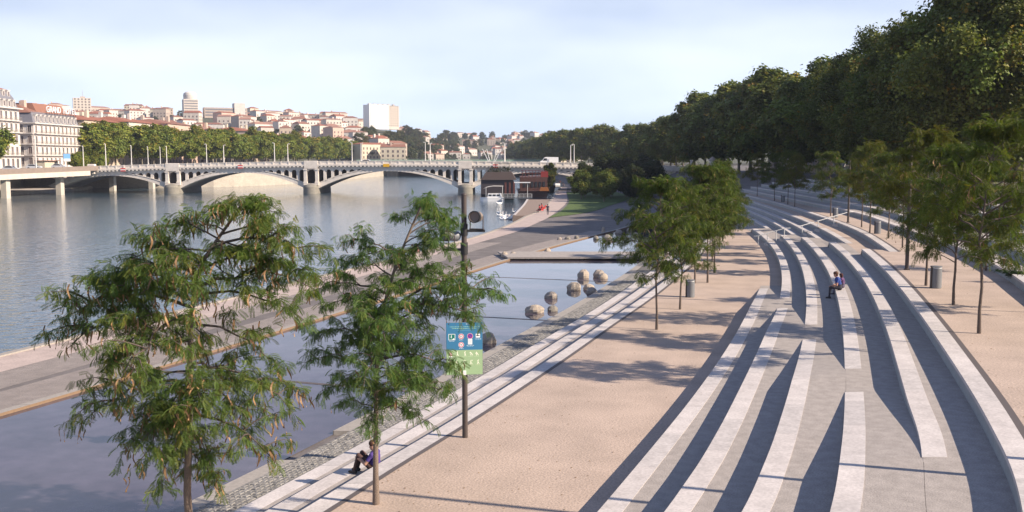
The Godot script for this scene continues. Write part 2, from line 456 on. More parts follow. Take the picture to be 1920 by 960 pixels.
func water_and_ground() -> void:
	var s := Shape.new()
	for i in 30:
		var z := 60.0 - i * 60.0
		s.quad(Vector3(-420, 0, z), Vector3(45, 0, z), Vector3(45, 0, z - 60), Vector3(-420, 0, z - 60))
	struct("river", s, M.river)
	var right := Line.new([Vector2(140, 0), Vector2(140, 1500)])
	var quay: Callable = func(d: float) -> float: return 0.8
	s = flat(C.river, quay, right, -20, 1000, 5.0)
	upright(s, C.river, -1.0, 0.8, -20, 1000, 5.0)
	struct("quay_ground", s, M.asphalt)
	# the pink paving along the water, its stone edge and the band of gravel beside the asphalt
	var kerb := thing("river_edging", "pale stone edging of the lower quay right at the river", "kerb", Vector3(C.river.at(60.0), 0.8, -60))
	var d := 20.0
	while d < 330.0:
		var long := 4.0 if d < 120.0 else 12.0
		s = Shape.new()
		var l := run_of(C.river, 0.88, d, d + long - 0.02, 2.0, -0.04)
		var r := run_of(C.river, 0.88, d, d + long - 0.02, 2.0, 0.42)
		s.ribbon(l, r)
		var lo := PackedVector3Array(); var ro := PackedVector3Array()
		for p in l: lo.append(p + Vector3.DOWN * 0.5)
		for p in r: ro.append(p + Vector3.DOWN * 0.12)
		for i in l.size() - 1:
			s.quad(lo[i + 1], lo[i], l[i], l[i + 1]); s.quad(ro[i], ro[i + 1], r[i + 1], r[i])
		obj("edging_stone", s, M.kerb, kerb, kerb.position)
		d += long
	struct("quay_paving", flat(C.river, 0.812, C.path, 5, 330, 2.5, 0.42), M.pink)
	struct("gravel_band", flat(C.path, 0.807, C.path, 5, 110, 2.5, 0.0, 2.6, func(q: float) -> float: return 0.807), M.gravel)
	struct("gravel_verge", flat(C.pool_far, 0.808, C.pool_far, 10, 128, 2.5, -3.4, -0.3, func(q: float) -> float: return 0.808), M.gravel)
	# sand promenade
	var far_right := Line.new([Vector2(60, 0), Vector2(60, 300)])
	struct("sand_promenade", flat(C.white, P, far_right, 4, 150, 2.0, 0.3), M.sand)
	var bank := Line.new([Vector2(31, 150), Vector2(32, 190), Vector2(30, 260), Vector2(32, 420)])
	var crest := Line.new([Vector2(53, 150), Vector2(55, 190), Vector2(52, 260), Vector2(48, 420)])
	struct("road_slope", flat(bank, func(q: float) -> float: return ramp(q, 150, 158, P + 0.004, 0.81), crest, 150, 420, 4.0, 0, 0, func(q: float) -> float: return ramp(q, 150, 190, 4.0, QUAY - 0.02)), M.asphalt)
	# lawn below the bridge
	var lawn_l := Line.new([Vector2(5.6, 157), Vector2(8.9, 180), Vector2(12.2, 214), Vector2(14.0, 250), Vector2(15.5, 284)])
	var lawn_r := Line.new([Vector2(5.7, 157), Vector2(12.5, 171), Vector2(20.0, 200), Vector2(28.0, 236), Vector2(32.0, 284)])
	var lw := struct("lawn", flat(lawn_l, 0.86, lawn_r, 157, 284, 4.0, 0.15), M.lawn)
	lw.set_meta("kind", "structure")
	# far ground: left bank and beyond the bend
	s = Shape.new()
	var left_far := Line.new([Vector2(-900, 100), Vector2(-1500, 1300)])
	s.ribbon(run_of(left_far, 7.3, 150, 1200, 10.0), run_of(C.left, 7.3, 150, 1200, 10.0))
	struct("left_bank_ground", s, M.asphalt)
	s = Shape.new()
	upright(s, C.left, -1.0, 7.3, 150, 1200, 6.0, 0, true)
	struct("left_quay_wall", s, M.quay_wall)
	s = flat(C.left, 0.9, C.left, 200, 345, 6.0, 0.0, 22.0, func(q: float) -> float: return 0.9)
	upright(s, C.left, -1.0, 0.9, 200, 345, 6.0, 22.0, true)
	struct("left_low_quay", s, M.quay_wall)
	# upper quay on the right
	var v6: Callable = func(q: float) -> float: return C.V.at(q) + 10.9
	var q := Line.new([Vector2(v6.call(10.0), 10), Vector2(v6.call(60.0), 60), Vector2(v6.call(90.0), 90), Vector2(v6.call(120.0), 120), Vector2(v6.call(150.0), 150), Vector2(v6.call(180.0), 180), Vector2(54.5, 200), Vector2(52, 260), Vector2(46, 330), Vector2(33, 420), Vector2(30, 520), Vector2(24, 600), Vector2(5, 900), Vector2(-7, 1100)])
	C["quay"] = q
	var wide := Line.new([Vector2(400, 0), Vector2(900, 1100)])
	s = flat(q, QUAY, wide, 5, 1100, 6.0)
	upright(s, q, 0.0, QUAY, 190, 1100, 6.0)
	struct("upper_quay_road", s, M.asphalt)

func wall(called_label: String, l: Line, d0: float, d1: float, top: Callable, base: Callable, slab := 3.0, shift := 0.0, over: Variant = null) -> void:
	if over == null: over = top
	var mid := (d0 + d1) * 0.5
	var at := Vector3(l.at(mid) + shift, base.call(mid), -mid)
	var t := thing("seating_wall", called_label, "seating wall", at, 0, "curved seating walls of the terraces")
	var low: Callable = func(d: float) -> float: return base.call(d) - 0.2
	var cap: Callable = func(d: float) -> float: return maxf(top.call(d) - 0.1, base.call(d) - 0.2)
	var s := Shape.new()
	var step := 0.7 if d1 - d0 < 60 else 1.2
	var w := 0.53
	upright(s, l, low, cap, d0, d1, step, shift)
	upright(s, l, low, cap, d0, d1, step, shift + w, true)
	for e in [[d0, 1], [d1, -1]]:
		var a := Vector3(l.at(e[0]) + shift, low.call(e[0]), -e[0]); var b := a + Vector3(w, 0, 0)
		var up := Vector3(0, cap.call(e[0]) - low.call(e[0]), 0)
		if e[1] > 0: s.quad(a, b, b + up, a + up)
		else: s.quad(b, a, a + up, b + up)
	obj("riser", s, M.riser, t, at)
	var d := d0
	var i := 0
	while d < d1 - 0.05:
		var e := minf(d + slab, d1)
		if d1 - e < 0.8: e = d1
		s = Shape.new()
		var g := 0.006 if e < d1 else 0.0
		var y1: Callable = func(q: float) -> float: return top.call(q) + 0.014
		var y0: Callable = func(q: float) -> float: return top.call(q) - 0.1
		var y2: Callable = func(q: float) -> float: return over.call(q) + 0.014
		s.ribbon(run_of(l, y1, d, e - g, step, shift - 0.012), run_of(l, y2, d, e - g, step, shift + w))
		upright(s, l, y0, y1, d, e - g, step, shift - 0.012)
		upright(s, l, y0, y1, d, e - g, step, shift + w, true)
		for z in [[d, 1], [e - g, -1]]:
			var a := Vector3(l.at(z[0]) + shift - 0.012, y0.call(z[0]), -z[0]); var b := a + Vector3(w + 0.012, 0, 0)
			var up := Vector3(0, 0.114, 0)
			if z[1] > 0: s.quad(a, b, b + up, a + up)
			else: s.quad(b, a, a + up, b + up)
		obj("coping_slab", s, M.stone[(i * 7 + int(d0)) % 3], t, at)
		d = e
		i += 1

func terraces() -> void:
	var L := LV
	var hl := {}
	var hr := {}
	hl[1] = func(d: float) -> float: return ramp(d, 51.3, 61.6, L[1], P)
	hr[1] = func(d: float) -> float: return ramp(d, 54.3, 62.3, L[1], P)
	hl[2] = func(d: float) -> float: return ramp(d, 41.4, 50.5, L[2], L[1]) - ramp(d, 110.0, 110.6, 0, STEP)
	hr[2] = func(d: float) -> float: return ramp(d, 42.9, 51.9, L[2], L[1]) - ramp(d, 111.0, 118.0, 0, STEP)
	hl[3] = func(d: float) -> float: return ramp(d, 30.1, 39.3, L[3], L[2]) - ramp(d, 95.0, 95.6, 0, STEP)
	hr[3] = func(d: float) -> float: return ramp(d, 31.7, 39.3, L[3], L[2]) - ramp(d, 95.8, 104.0, 0, STEP)
	hl[4] = func(d: float) -> float: return ramp(d, 20.2, 28.5, L[4], L[3]) - ramp(d, 86.8, 87.4, 0, STEP)
	hr[4] = func(d: float) -> float: return ramp(d, 20.7, 29.1, L[4], L[3]) - ramp(d, 86.0, 94.0, 0, STEP)
	hl[5] = func(d: float) -> float: return L[4] - ramp(d, 76.6, 77.2, 0, STEP)
	hr[5] = func(d: float) -> float: return L[4] - ramp(d, 75.4, 84.0, 0, STEP)
	hl[6] = func(d: float) -> float: return L[5] - ramp(d, 66.0, 66.6, 0, STEP)
	hr[6] = func(d: float) -> float: return L[5] - ramp(d, 64.0, 72.0, 0, STEP)
	var U: Callable = func(d: float) -> float: return L[5]
	var pl: Callable = func(d: float) -> float: return P
	var ends := [0, 63.0, 118.6, 190.0, 190.0, 190.0, 190.0]
	var add: Callable = func(f: Callable) -> Callable: return func(d: float) -> float: return f.call(d) + 0.005
	for k in range(1, 7):
		var from := 12.0
		if k == 6:
			# the sand of the upper promenade lies in front of the second ramp
			struct("upper_promenade", flat(C[6], U, C["V"], 12, 60, 1.0, 0.53), M.sand)
			from = 60.0
		struct("terrace_tread", flat(C[k], add.call(hl[k]), C[k + 1], from, ends[k], 0.6, 0.012, 0.02, add.call(hr[k])), M.sand if k == 6 else M.tread)
	struct("upper_promenade", flat(C[7], U, C["V"], 60, 190, 1.2, 0.0), M.sand)
	var strip := flat(C[6], func(d: float) -> float: return L[5] + 0.008, C[6], 12, 66, 1.0, 0.535, 0.72, func(d: float) -> float: return L[5] + 0.008)
	struct("promenade_edging", strip, M.metal_edge)
	strip = flat(C[7], func(d: float) -> float: return L[5] + 0.008, C[7], 64, 150, 1.2, 0.535, 0.72, func(d: float) -> float: return L[5] + 0.008)
	struct("promenade_edging", strip, M.metal_edge)
	var mix: Callable = func(k: int) -> Callable: return func(d: float) -> float: return maxf(hl[k].call(d), lerpf(hl[k].call(d), hr[k].call(d), 0.32))
	wall("lowest white-topped seating wall, beside the sand promenade", C[1], 12, 61.5, hl[1], pl, 3.0, 0.0, mix.call(1))
	wall("second white-topped wall up from the sand, below the ramp", C[2], 12, 50.4, hl[2], hr[1], 3.0, 0.0, mix.call(2))
	wall("third white-topped wall up from the sand, below the ramp", C[3], 12, 39.2, hl[3], hr[2], 3.0, 0.0, mix.call(3))
	wall("short tapering wall with its tip in the ramp, fourth up from the sand", C[4], 12, 28.4, hl[4], hr[3], 3.0, 0.0, mix.call(4))
	wall("lowest seating wall above the ramp, its near tip pointing at the ramp", C[2], 54.3, 92.0, hl[2], hr[1], 3.0, 0.0, mix.call(2))
	wall("curved seating wall just left of the two seated people's wall", C[3], 42.9, 92.0, hl[3], hr[2], 3.0, 0.0, mix.call(3))
	wall("curved seating wall that the man in blue and the child sit on", C[4], 31.7, 86.8, hl[4], hr[3], 3.0, 0.0, mix.call(4))
	wall("curved seating wall with its tapered tip right of the short wall", C[5], 20.7, 76.6, hl[5], hr[4], 3.0, 0.0, mix.call(5))
	wall("long top seating wall along the edge of the upper promenade", C[6], 12, 66.0, hl[6], hr[5], 3.0, 0.0, mix.call(6))
	wall("low stub of wall past the steps, lowest of the far terrace", C[2], 93.5, 109.7, hl[2], hr[1], 6.0, 0.0, mix.call(2))
	wall("short shaded wall end beside the left handrail", C[3], 93.4, 95.0, hl[3], hr[2], 6.0, 0.0, mix.call(3))
	wall("lowest shaded wall of the far terrace beyond the steps", C[3], 111.0, 190.0, hl[3], hr[2], 20.0, 0.0, mix.call(3))
	wall("second shaded wall of the far terrace beyond the steps", C[4], 95.8, 190.0, hl[4], hr[3], 20.0, 0.0, mix.call(4))
	wall("small pointed wall between the second ramp and the steps, lower", C[5], 86.0, 92.4, hl[5], hr[4], 3.0, 0.0, mix.call(5))
	wall("third shaded wall of the far terrace beyond the steps", C[5], 93.8, 190.0, hl[5], hr[4], 20.0, 0.0, mix.call(5))
	wall("pointed wall between the second ramp and the steps, middle", C[6], 75.4, 92.6, hl[6], hr[5], 3.0, 0.0, mix.call(6))
	wall("fourth shaded wall of the far terrace beyond the steps", C[6], 94.1, 190.0, hl[6], hr[5], 20.0, 0.0, mix.call(6))
	wall("pointed wall between the second ramp and the steps, highest", C[7], 64.0, 94.0, U, hr[6])
	wall("highest shaded wall of the far terrace, beside the upper promenade", C[7], 95.5, 190.0, U, hr[6], 20.0)
	# the steps that cut through the walls near the handrails
	for e in [[2, 92.0, 93.5, 0], [3, 92.0, 93.4, 1], [5, 92.4, 93.8, 2], [6, 92.6, 94.1, 3], [7, 94.0, 95.5, 4]]:
		var s := Shape.new()
		var dm: float = (e[1] + e[2]) * 0.5
		var y: float = hr[e[0] - 1].call(dm)
		var at := Vector3(C[e[0]].at(dm) + 0.02, y, -dm)
		s.box(at + Vector3(0, 0.105, 0), Vector3(0.36, 0.21, e[2] - e[1] - 0.02))
		s.box(at + Vector3(0.36, 0.21, 0), Vector3(0.36, 0.42, e[2] - e[1] - 0.02))
		tag(obj("stone_step", s, M.stone[1], self, at), "small pale stone steps through the %s wall at the handrails" % ["lowest", "second", "third", "fourth", "highest"][e[3]], "steps", "stone steps by the handrails")
	# the upper terraces up to the quay, in the shade of the trees
	var names := ["lowest", "second", "third", "fourth", "fifth", "topmost"]
	for i in 6:
		var y: float = L[5] + STEP * i
		var shift := i * 2.05
		var b: Callable = func(d: float) -> float: return y
		var t: Callable = func(d: float) -> float: return y + STEP
		wall("%s blue-grey wall of the upper terrace, nearer stretch" % names[i], C["V"], 18, 81.0, t, b, 6.0, shift)
		wall("%s blue-grey wall of the upper terrace, farther shaded stretch" % names[i], C["V"], 83.2, 190.0, t, b, 20.0, shift)
		struct("upper_terrace_tread", flat(C["V"], y + STEP + 0.003, C["V"], 18, 190, 1.5, shift + 0.5, shift + 2.1, func(d: float) -> float: return y + STEP + 0.003), M.tread)
	for i in 6:
		var s := Shape.new()
		var at := Vector3(C["V"].at(82.1) + i * 2.05, L[5] + STEP * i, -82.1)
		s.box(at + Vector3(-0.14, 0.105, 0), Vector3(0.36, 0.21, 2.16))
		s.box(at + Vector3(0.22, 0.21, 0), Vector3(0.36, 0.43, 2.16))
		tag(obj("stone_step", s, M.stone[0], self, at), "pale steps through the %s wall of the upper terrace" % names[i], "steps", "stone steps by the handrails")

func promenade_steps() -> void:
	# three long steps down to the cobbles: a white nosing and a strip of concrete behind each
	var lv := [1.15, 1.54, P + 0.004]
	var off := [-2.95, -1.5, 0.0]
	var names := ["lowest", "middle", "topmost"]
	for i in 3:
		var y: float = lv[i]
		var at := Vector3(C.white.at(45.0) + off[i], y - 0.4, -45)
		var t := thing("long_step", "%s of the three long white-edged steps beside the pool" % names[i], "step", at, 0, "long steps by the pool")
		var d := 8.0
		var k := 0
		while d < 125.0:
			var e := minf(d + 4.0, 125.0)
			var s := Shape.new()
			s.ribbon(run_of(C.white, y, d, e - 0.01, 1.0, off[i]), run_of(C.white, y, d, e - 0.01, 1.0, off[i] + 0.56))
			upright(s, C.white, y - 0.1, y, d, e - 0.01, 1.0, off[i])
			upright(s, C.white, y - 0.1, y, d, e - 0.01, 1.0, off[i] + 0.56, true)
			obj("nosing_stone", s, M.stone[(k * 5 + i) % 3], t, at)
			d = e; k += 1
		var s := Shape.new()
		upright(s, C.white, y - 0.5, y - 0.1, 8, 125, 1.0, off[i] + 0.02)
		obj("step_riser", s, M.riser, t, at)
		if i < 2:
			obj("step_tread", flat(C.white, y - 0.002, C.white, 8, 125, 1.0, off[i] + 0.56, off[i + 1] + 0.1, func(q: float) -> float: return y - 0.002), M.tread, t, at)
	var e := flat(C.white, P + 0.008, C.white, 8, 120, 1.0, 0.565, 0.74, func(q: float) -> float: return P + 0.008)
	struct("promenade_edging", e, M.metal_edge)
	# cobbles
	struct("cobble_bed", flat(C.white, 0.93, C.white, 8, 125, 1.0, -4.42, -2.93, func(q: float) -> float: return 0.93), M.cobble_bed)
	var stone := Shape.new()
	stone.bevel(Vector3.ZERO, Vector3(0.142, 0.06, 0.197), 0.022)
	var mm := MultiMesh.new()
	mm.transform_format = MultiMesh.TRANSFORM_3D; mm.use_colors = true
	mm.mesh = stone.mesh()
	var xf := []
	var d := 12.0
	while d < 80.0:
		var x := -4.36
		while x < -2.98:
			var h := rng.randf()
			var b := Basis(Vector3.UP, -0.36 + rng.randf_range(-0.12, 0.12)) * Basis(Vector3.RIGHT, rng.randf_range(-0.08, 0.08)) * Basis(Vector3.BACK, rng.randf_range(-0.08, 0.08))
			xf.append([Transform3D(b, Vector3(C.white.at(d) + x + rng.randf_range(-0.01, 0.01), 0.935 + rng.randf_range(-0.008, 0.012), -d)), h])
			x += 0.15
		d += 0.205
	mm.instance_count = xf.size()
	for i in xf.size():
		mm.set_instance_transform(i, xf[i][0])
		var g: float = 0.72 + 0.42 * xf[i][1]
		mm.set_instance_color(i, Color(g, g * 0.99, g * 0.97))
	var o := MultiMeshInstance3D.new()
	o.multimesh = mm; o.material_override = M.cobble; o.name = "cobblestones"
	add_child(o)
	tag(o, "band of small grey cobblestones between pool kerb and steps", "cobblestones", "", "stuff")

func pool() -> void:
	var right := Line.new([])
	for d in [8.0, 20.0, 30.0, 40.0, 50.0, 60.0, 70.0, 80.0, 95.0, 110.0, 125.0, 141.0]:
		right.x.append(C.white.at(d) - 5.0); right.d.append(d)
	C["pool_right"] = right
	struct("pool_water", flat(C.pool_far, 0.83, right, 12, 140, 2.0), M.pool)
	# kerbs
	var k := thing("pool_kerb", "long concrete kerb between the pool and the asphalt path", "kerb", Vector3(C.pool_far.at(60.0), 0.8, -60))
	var at := k.position
	var d := 12.0
	while d < 140.0:
		var s := Shape.new()
		var e := d + 4.0
		s.ribbon(run_of(C.pool_far, 0.94, d, e - 0.02, 1.0, -0.42), run_of(C.pool_far, 0.94, d, e - 0.02, 1.0, 0.0))
		upright(s, C.pool_far, 0.7, 0.94, d, e - 0.02, 1.0, -0.42)
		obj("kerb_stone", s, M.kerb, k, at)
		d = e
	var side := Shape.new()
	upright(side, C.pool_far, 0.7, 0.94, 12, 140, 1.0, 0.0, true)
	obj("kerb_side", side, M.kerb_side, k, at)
	k = thing("pool_kerb", "grey stone kerb between the pool and the cobbles, notched near the locust tree", "kerb", Vector3(C.pool_right.at(45.0), 0.8, -45))
	at = k.position
	d = 10.0
	while d < 138.0:
		var s := Shape.new()
		var e := d + 3.2
		var from := -0.02 if d < 29.0 or d > 32.0 else -0.02
		if d > 27.5 and d < 30.0:
			d = e; continue      # the notch
		s.ribbon(run_of(right, 0.95, d, e - 0.02, 1.0, from), run_of(right, 0.95, d, e - 0.02, 1.0, 0.58))
		upright(s, right, 0.7, 0.95, d, e - 0.02, 1.0, from)
		var a := Vector3(right.at(d), 0.7, -d)
		s.quad(a, a + Vector3(0.58, 0, 0), a + Vector3(0.58, 0.25, 0), a + Vector3(0, 0.25, 0))
		obj("kerb_stone", s, M.kerb, k, at)
		d = e
	# far end of the pool
	var s := Shape.new()
	var a := Vector3(C.pool_far.at(140.0) - 0.4, 0.88, -140.2)
	var b := Vector3(right.at(140.0) + 0.3, 0.88, -140.2)
	s.box((a + b) * 0.5, Vector3(b.x - a.x, 0.2, 0.5))
	tag(obj("pool_end_kerb", s, M.kerb_side, self, (a + b) * 0.5), "dark kerb that closes the far end of the pool", "kerb")
	# low weirs across the water
	for w in [[40.0, "nearest"], [57.5, "middle"], [75.5, "farthest"]]:
		s = Shape.new()
		var x0: float = C.pool_far.at(w[0] + 2.5); var x1: float = right.at(w[0] - 1.5)
		a = Vector3(x0, 0.80, -w[0] - 2.5); b = Vector3(x1, 0.80, -w[0] + 1.5)
		s.box((a + b) * 0.5, Vector3((b - a).length(), 0.075, 0.26), Basis(Vector3.UP, atan2(-(b.z - a.z), b.x - a.x)))
		tag(obj("pool_weir", s, M.metal_edge, self, (a + b) * 0.5), "%s dark submerged weir line across the shallow pool" % w[1], "weir", "weirs across the pool")
	# slab bridge
	var t := thing("slab_footbridge", "flat grey concrete slab bridge lying low across the pool", "footbridge", Vector3(5, 0.83, -93))
	s = Shape.new()
	var p := PackedVector2Array([Vector2(-1.4, -95.8), Vector2(16.5, -95.8), Vector2(14.6, -90.2), Vector2(-0.4, -90.2)])
	var xf := Transform3D(Basis(Vector3.RIGHT, -PI / 2), Vector3(0, 1.12, 0))
	var flat_poly := PackedVector2Array()
	for q in p: flat_poly.append(Vector2(q.x, -q.y))
	s.prism(flat_poly, 0.16, xf)
	obj("slab", s, M.tread, t, t.position)
	for x in [1.5, 6.5, 11.5]:
		s = Shape.new()
		s.box(Vector3(x, 0.86, -93), Vector3(0.4, 0.2, 4.6))
		obj("support", s, M.black, t, t.position)
	# boulders: place in the photo, width and height in metres
	var spots := [
		[1003, 586, 1.15, 0.52, 0, "low flat"], [1036, 584, 0.75, 0.40, 2, "dark low"], [1033, 560, 0.9, 0.52, 1, "pale peaked"], [1076, 544, 1.1, 0.62, 0, "notched"], [1110, 551, 0.85, 0.5, 1, "small grey"], [1104, 543, 0.8, 0.45, 0, "pale rounded"],
		[1094, 521, 1.1, 0.72, 0, "tall orange-brown"], [1123, 520, 0.9, 0.66, 1, "grey rounded"], [1131, 523, 0.8, 0.5, 0, "small cream"], [916, 643, 0.85, 0.62, 0, "block-shaped"], [1027, 474, 0.72, 0.5, 0, "cream"], [1117, 449, 0.75, 0.5, 2, "dark far"], [1139, 450, 1.1, 0.7, 2, "tall dark"],
		[1160, 438, 1.1, 0.55, 1, "greyish far"], [1180, 434, 0.7, 0.5, 1, "small far"], [1192, 443, 0.75, 0.5, 0, "pinkish far"]]
	var near := ["in the pool left of the dark low one", "in the pool near the cobbles", "in the pool behind the low pair", "in the pool among the group of four", "in the pool beside the notched boulder", "behind the small grey boulder in the pool", "left of the pair by the slab bridge", "of the pair below the slab bridge, left one", "of the pair below the slab bridge, front one", "in the pool behind the information sign", "at the left end of the slab bridge", "near the pool's left kerb beyond the slab", "mirrored in the far pool", "at the far pool's left kerb", "in the far end of the pool", "beside the young tree at the far pool"]
	for i in spots.size():
		var e = spots[i]
		boulder(spot(e[0], e[1], 0.8), e[2], e[3], e[4], "%s boulder %s" % [e[5], near[i]], i)
	boulder(spot(946, 483, 0.8), 0.72, 0.62, 0, "pale round boulder on the path edge beside the pool", 31)
	boulder(spot(962, 481, 0.8), 0.75, 0.52, 1, "grey boulder on the path, right of the pale round one", 32)
	boulder(spot(1131, 437, 0.8), 0.5, 0.85, 0, "upright pale stone on the far pool kerb", 33)
	boulder(spot(1049, 450, 0.8), 0.55, 0.4, 1, "reddish boulder on the path left of the far pool", 34)
	boulder(spot(1064, 449, 0.8), 0.8, 0.4, 2, "dark boulder on the path beside the reddish one", 35)
	boulder(spot(1081, 448, 0.8), 0.6, 0.45, 2, "grey-green boulder on the path nearest the far pool kerb", 36)

func boulder(at: Vector3, w: float, h: float, kind: int, label: String, sd: int) -> void:
	var s := Shape.new()
	s.ball(Vector3(0, h * 0.22, 0), Vector3(w * 0.51, h * 0.70, w * 0.43), Basis(Vector3.UP, sd * 1.3) * Basis(Vector3.BACK, 0.12 * sin(sd * 2.0)), 10, 14, 0.22, sd)
	var o := obj("boulder", s, M.boulder[kind])
	o.position = at
	tag(o, label, "boulder", "boulders in and round the pool")

# ---------------------------------------------------------------- the arch bridge
const BZ := -298.0
const BW := 19.0
func deck_y(x: float) -> float: return 8.75 - 1.15 * pow((x + 37) / 75.0, 2)     # top of the cornice

func arc_points(xl: float, xr: float, y0: float, crown: float, n := 24) -> PackedVector2Array:
	var w := (xr - xl) * 0.5
	var h := crown - y0
	var r := (w * w + h * h) / (2 * h)
	var c := Vector2((xl + xr) * 0.5, crown - r)
	var a := asin(clampf(w / r, -1, 1))
	var p := PackedVector2Array()
	for i in n + 1:
		var t := lerpf(-a, a, float(i) / n)
		p.append(c + Vector2(sin(t), cos(t)) * r)
	return p

func height_on(p: PackedVector2Array, x: float) -> float:
	for i in p.size() - 1:
		if x >= p[i].x and x <= p[i + 1].x: return lerpf(p[i].y, p[i + 1].y, (x - p[i].x) / (p[i + 1].x - p[i].x))
	return -99.0

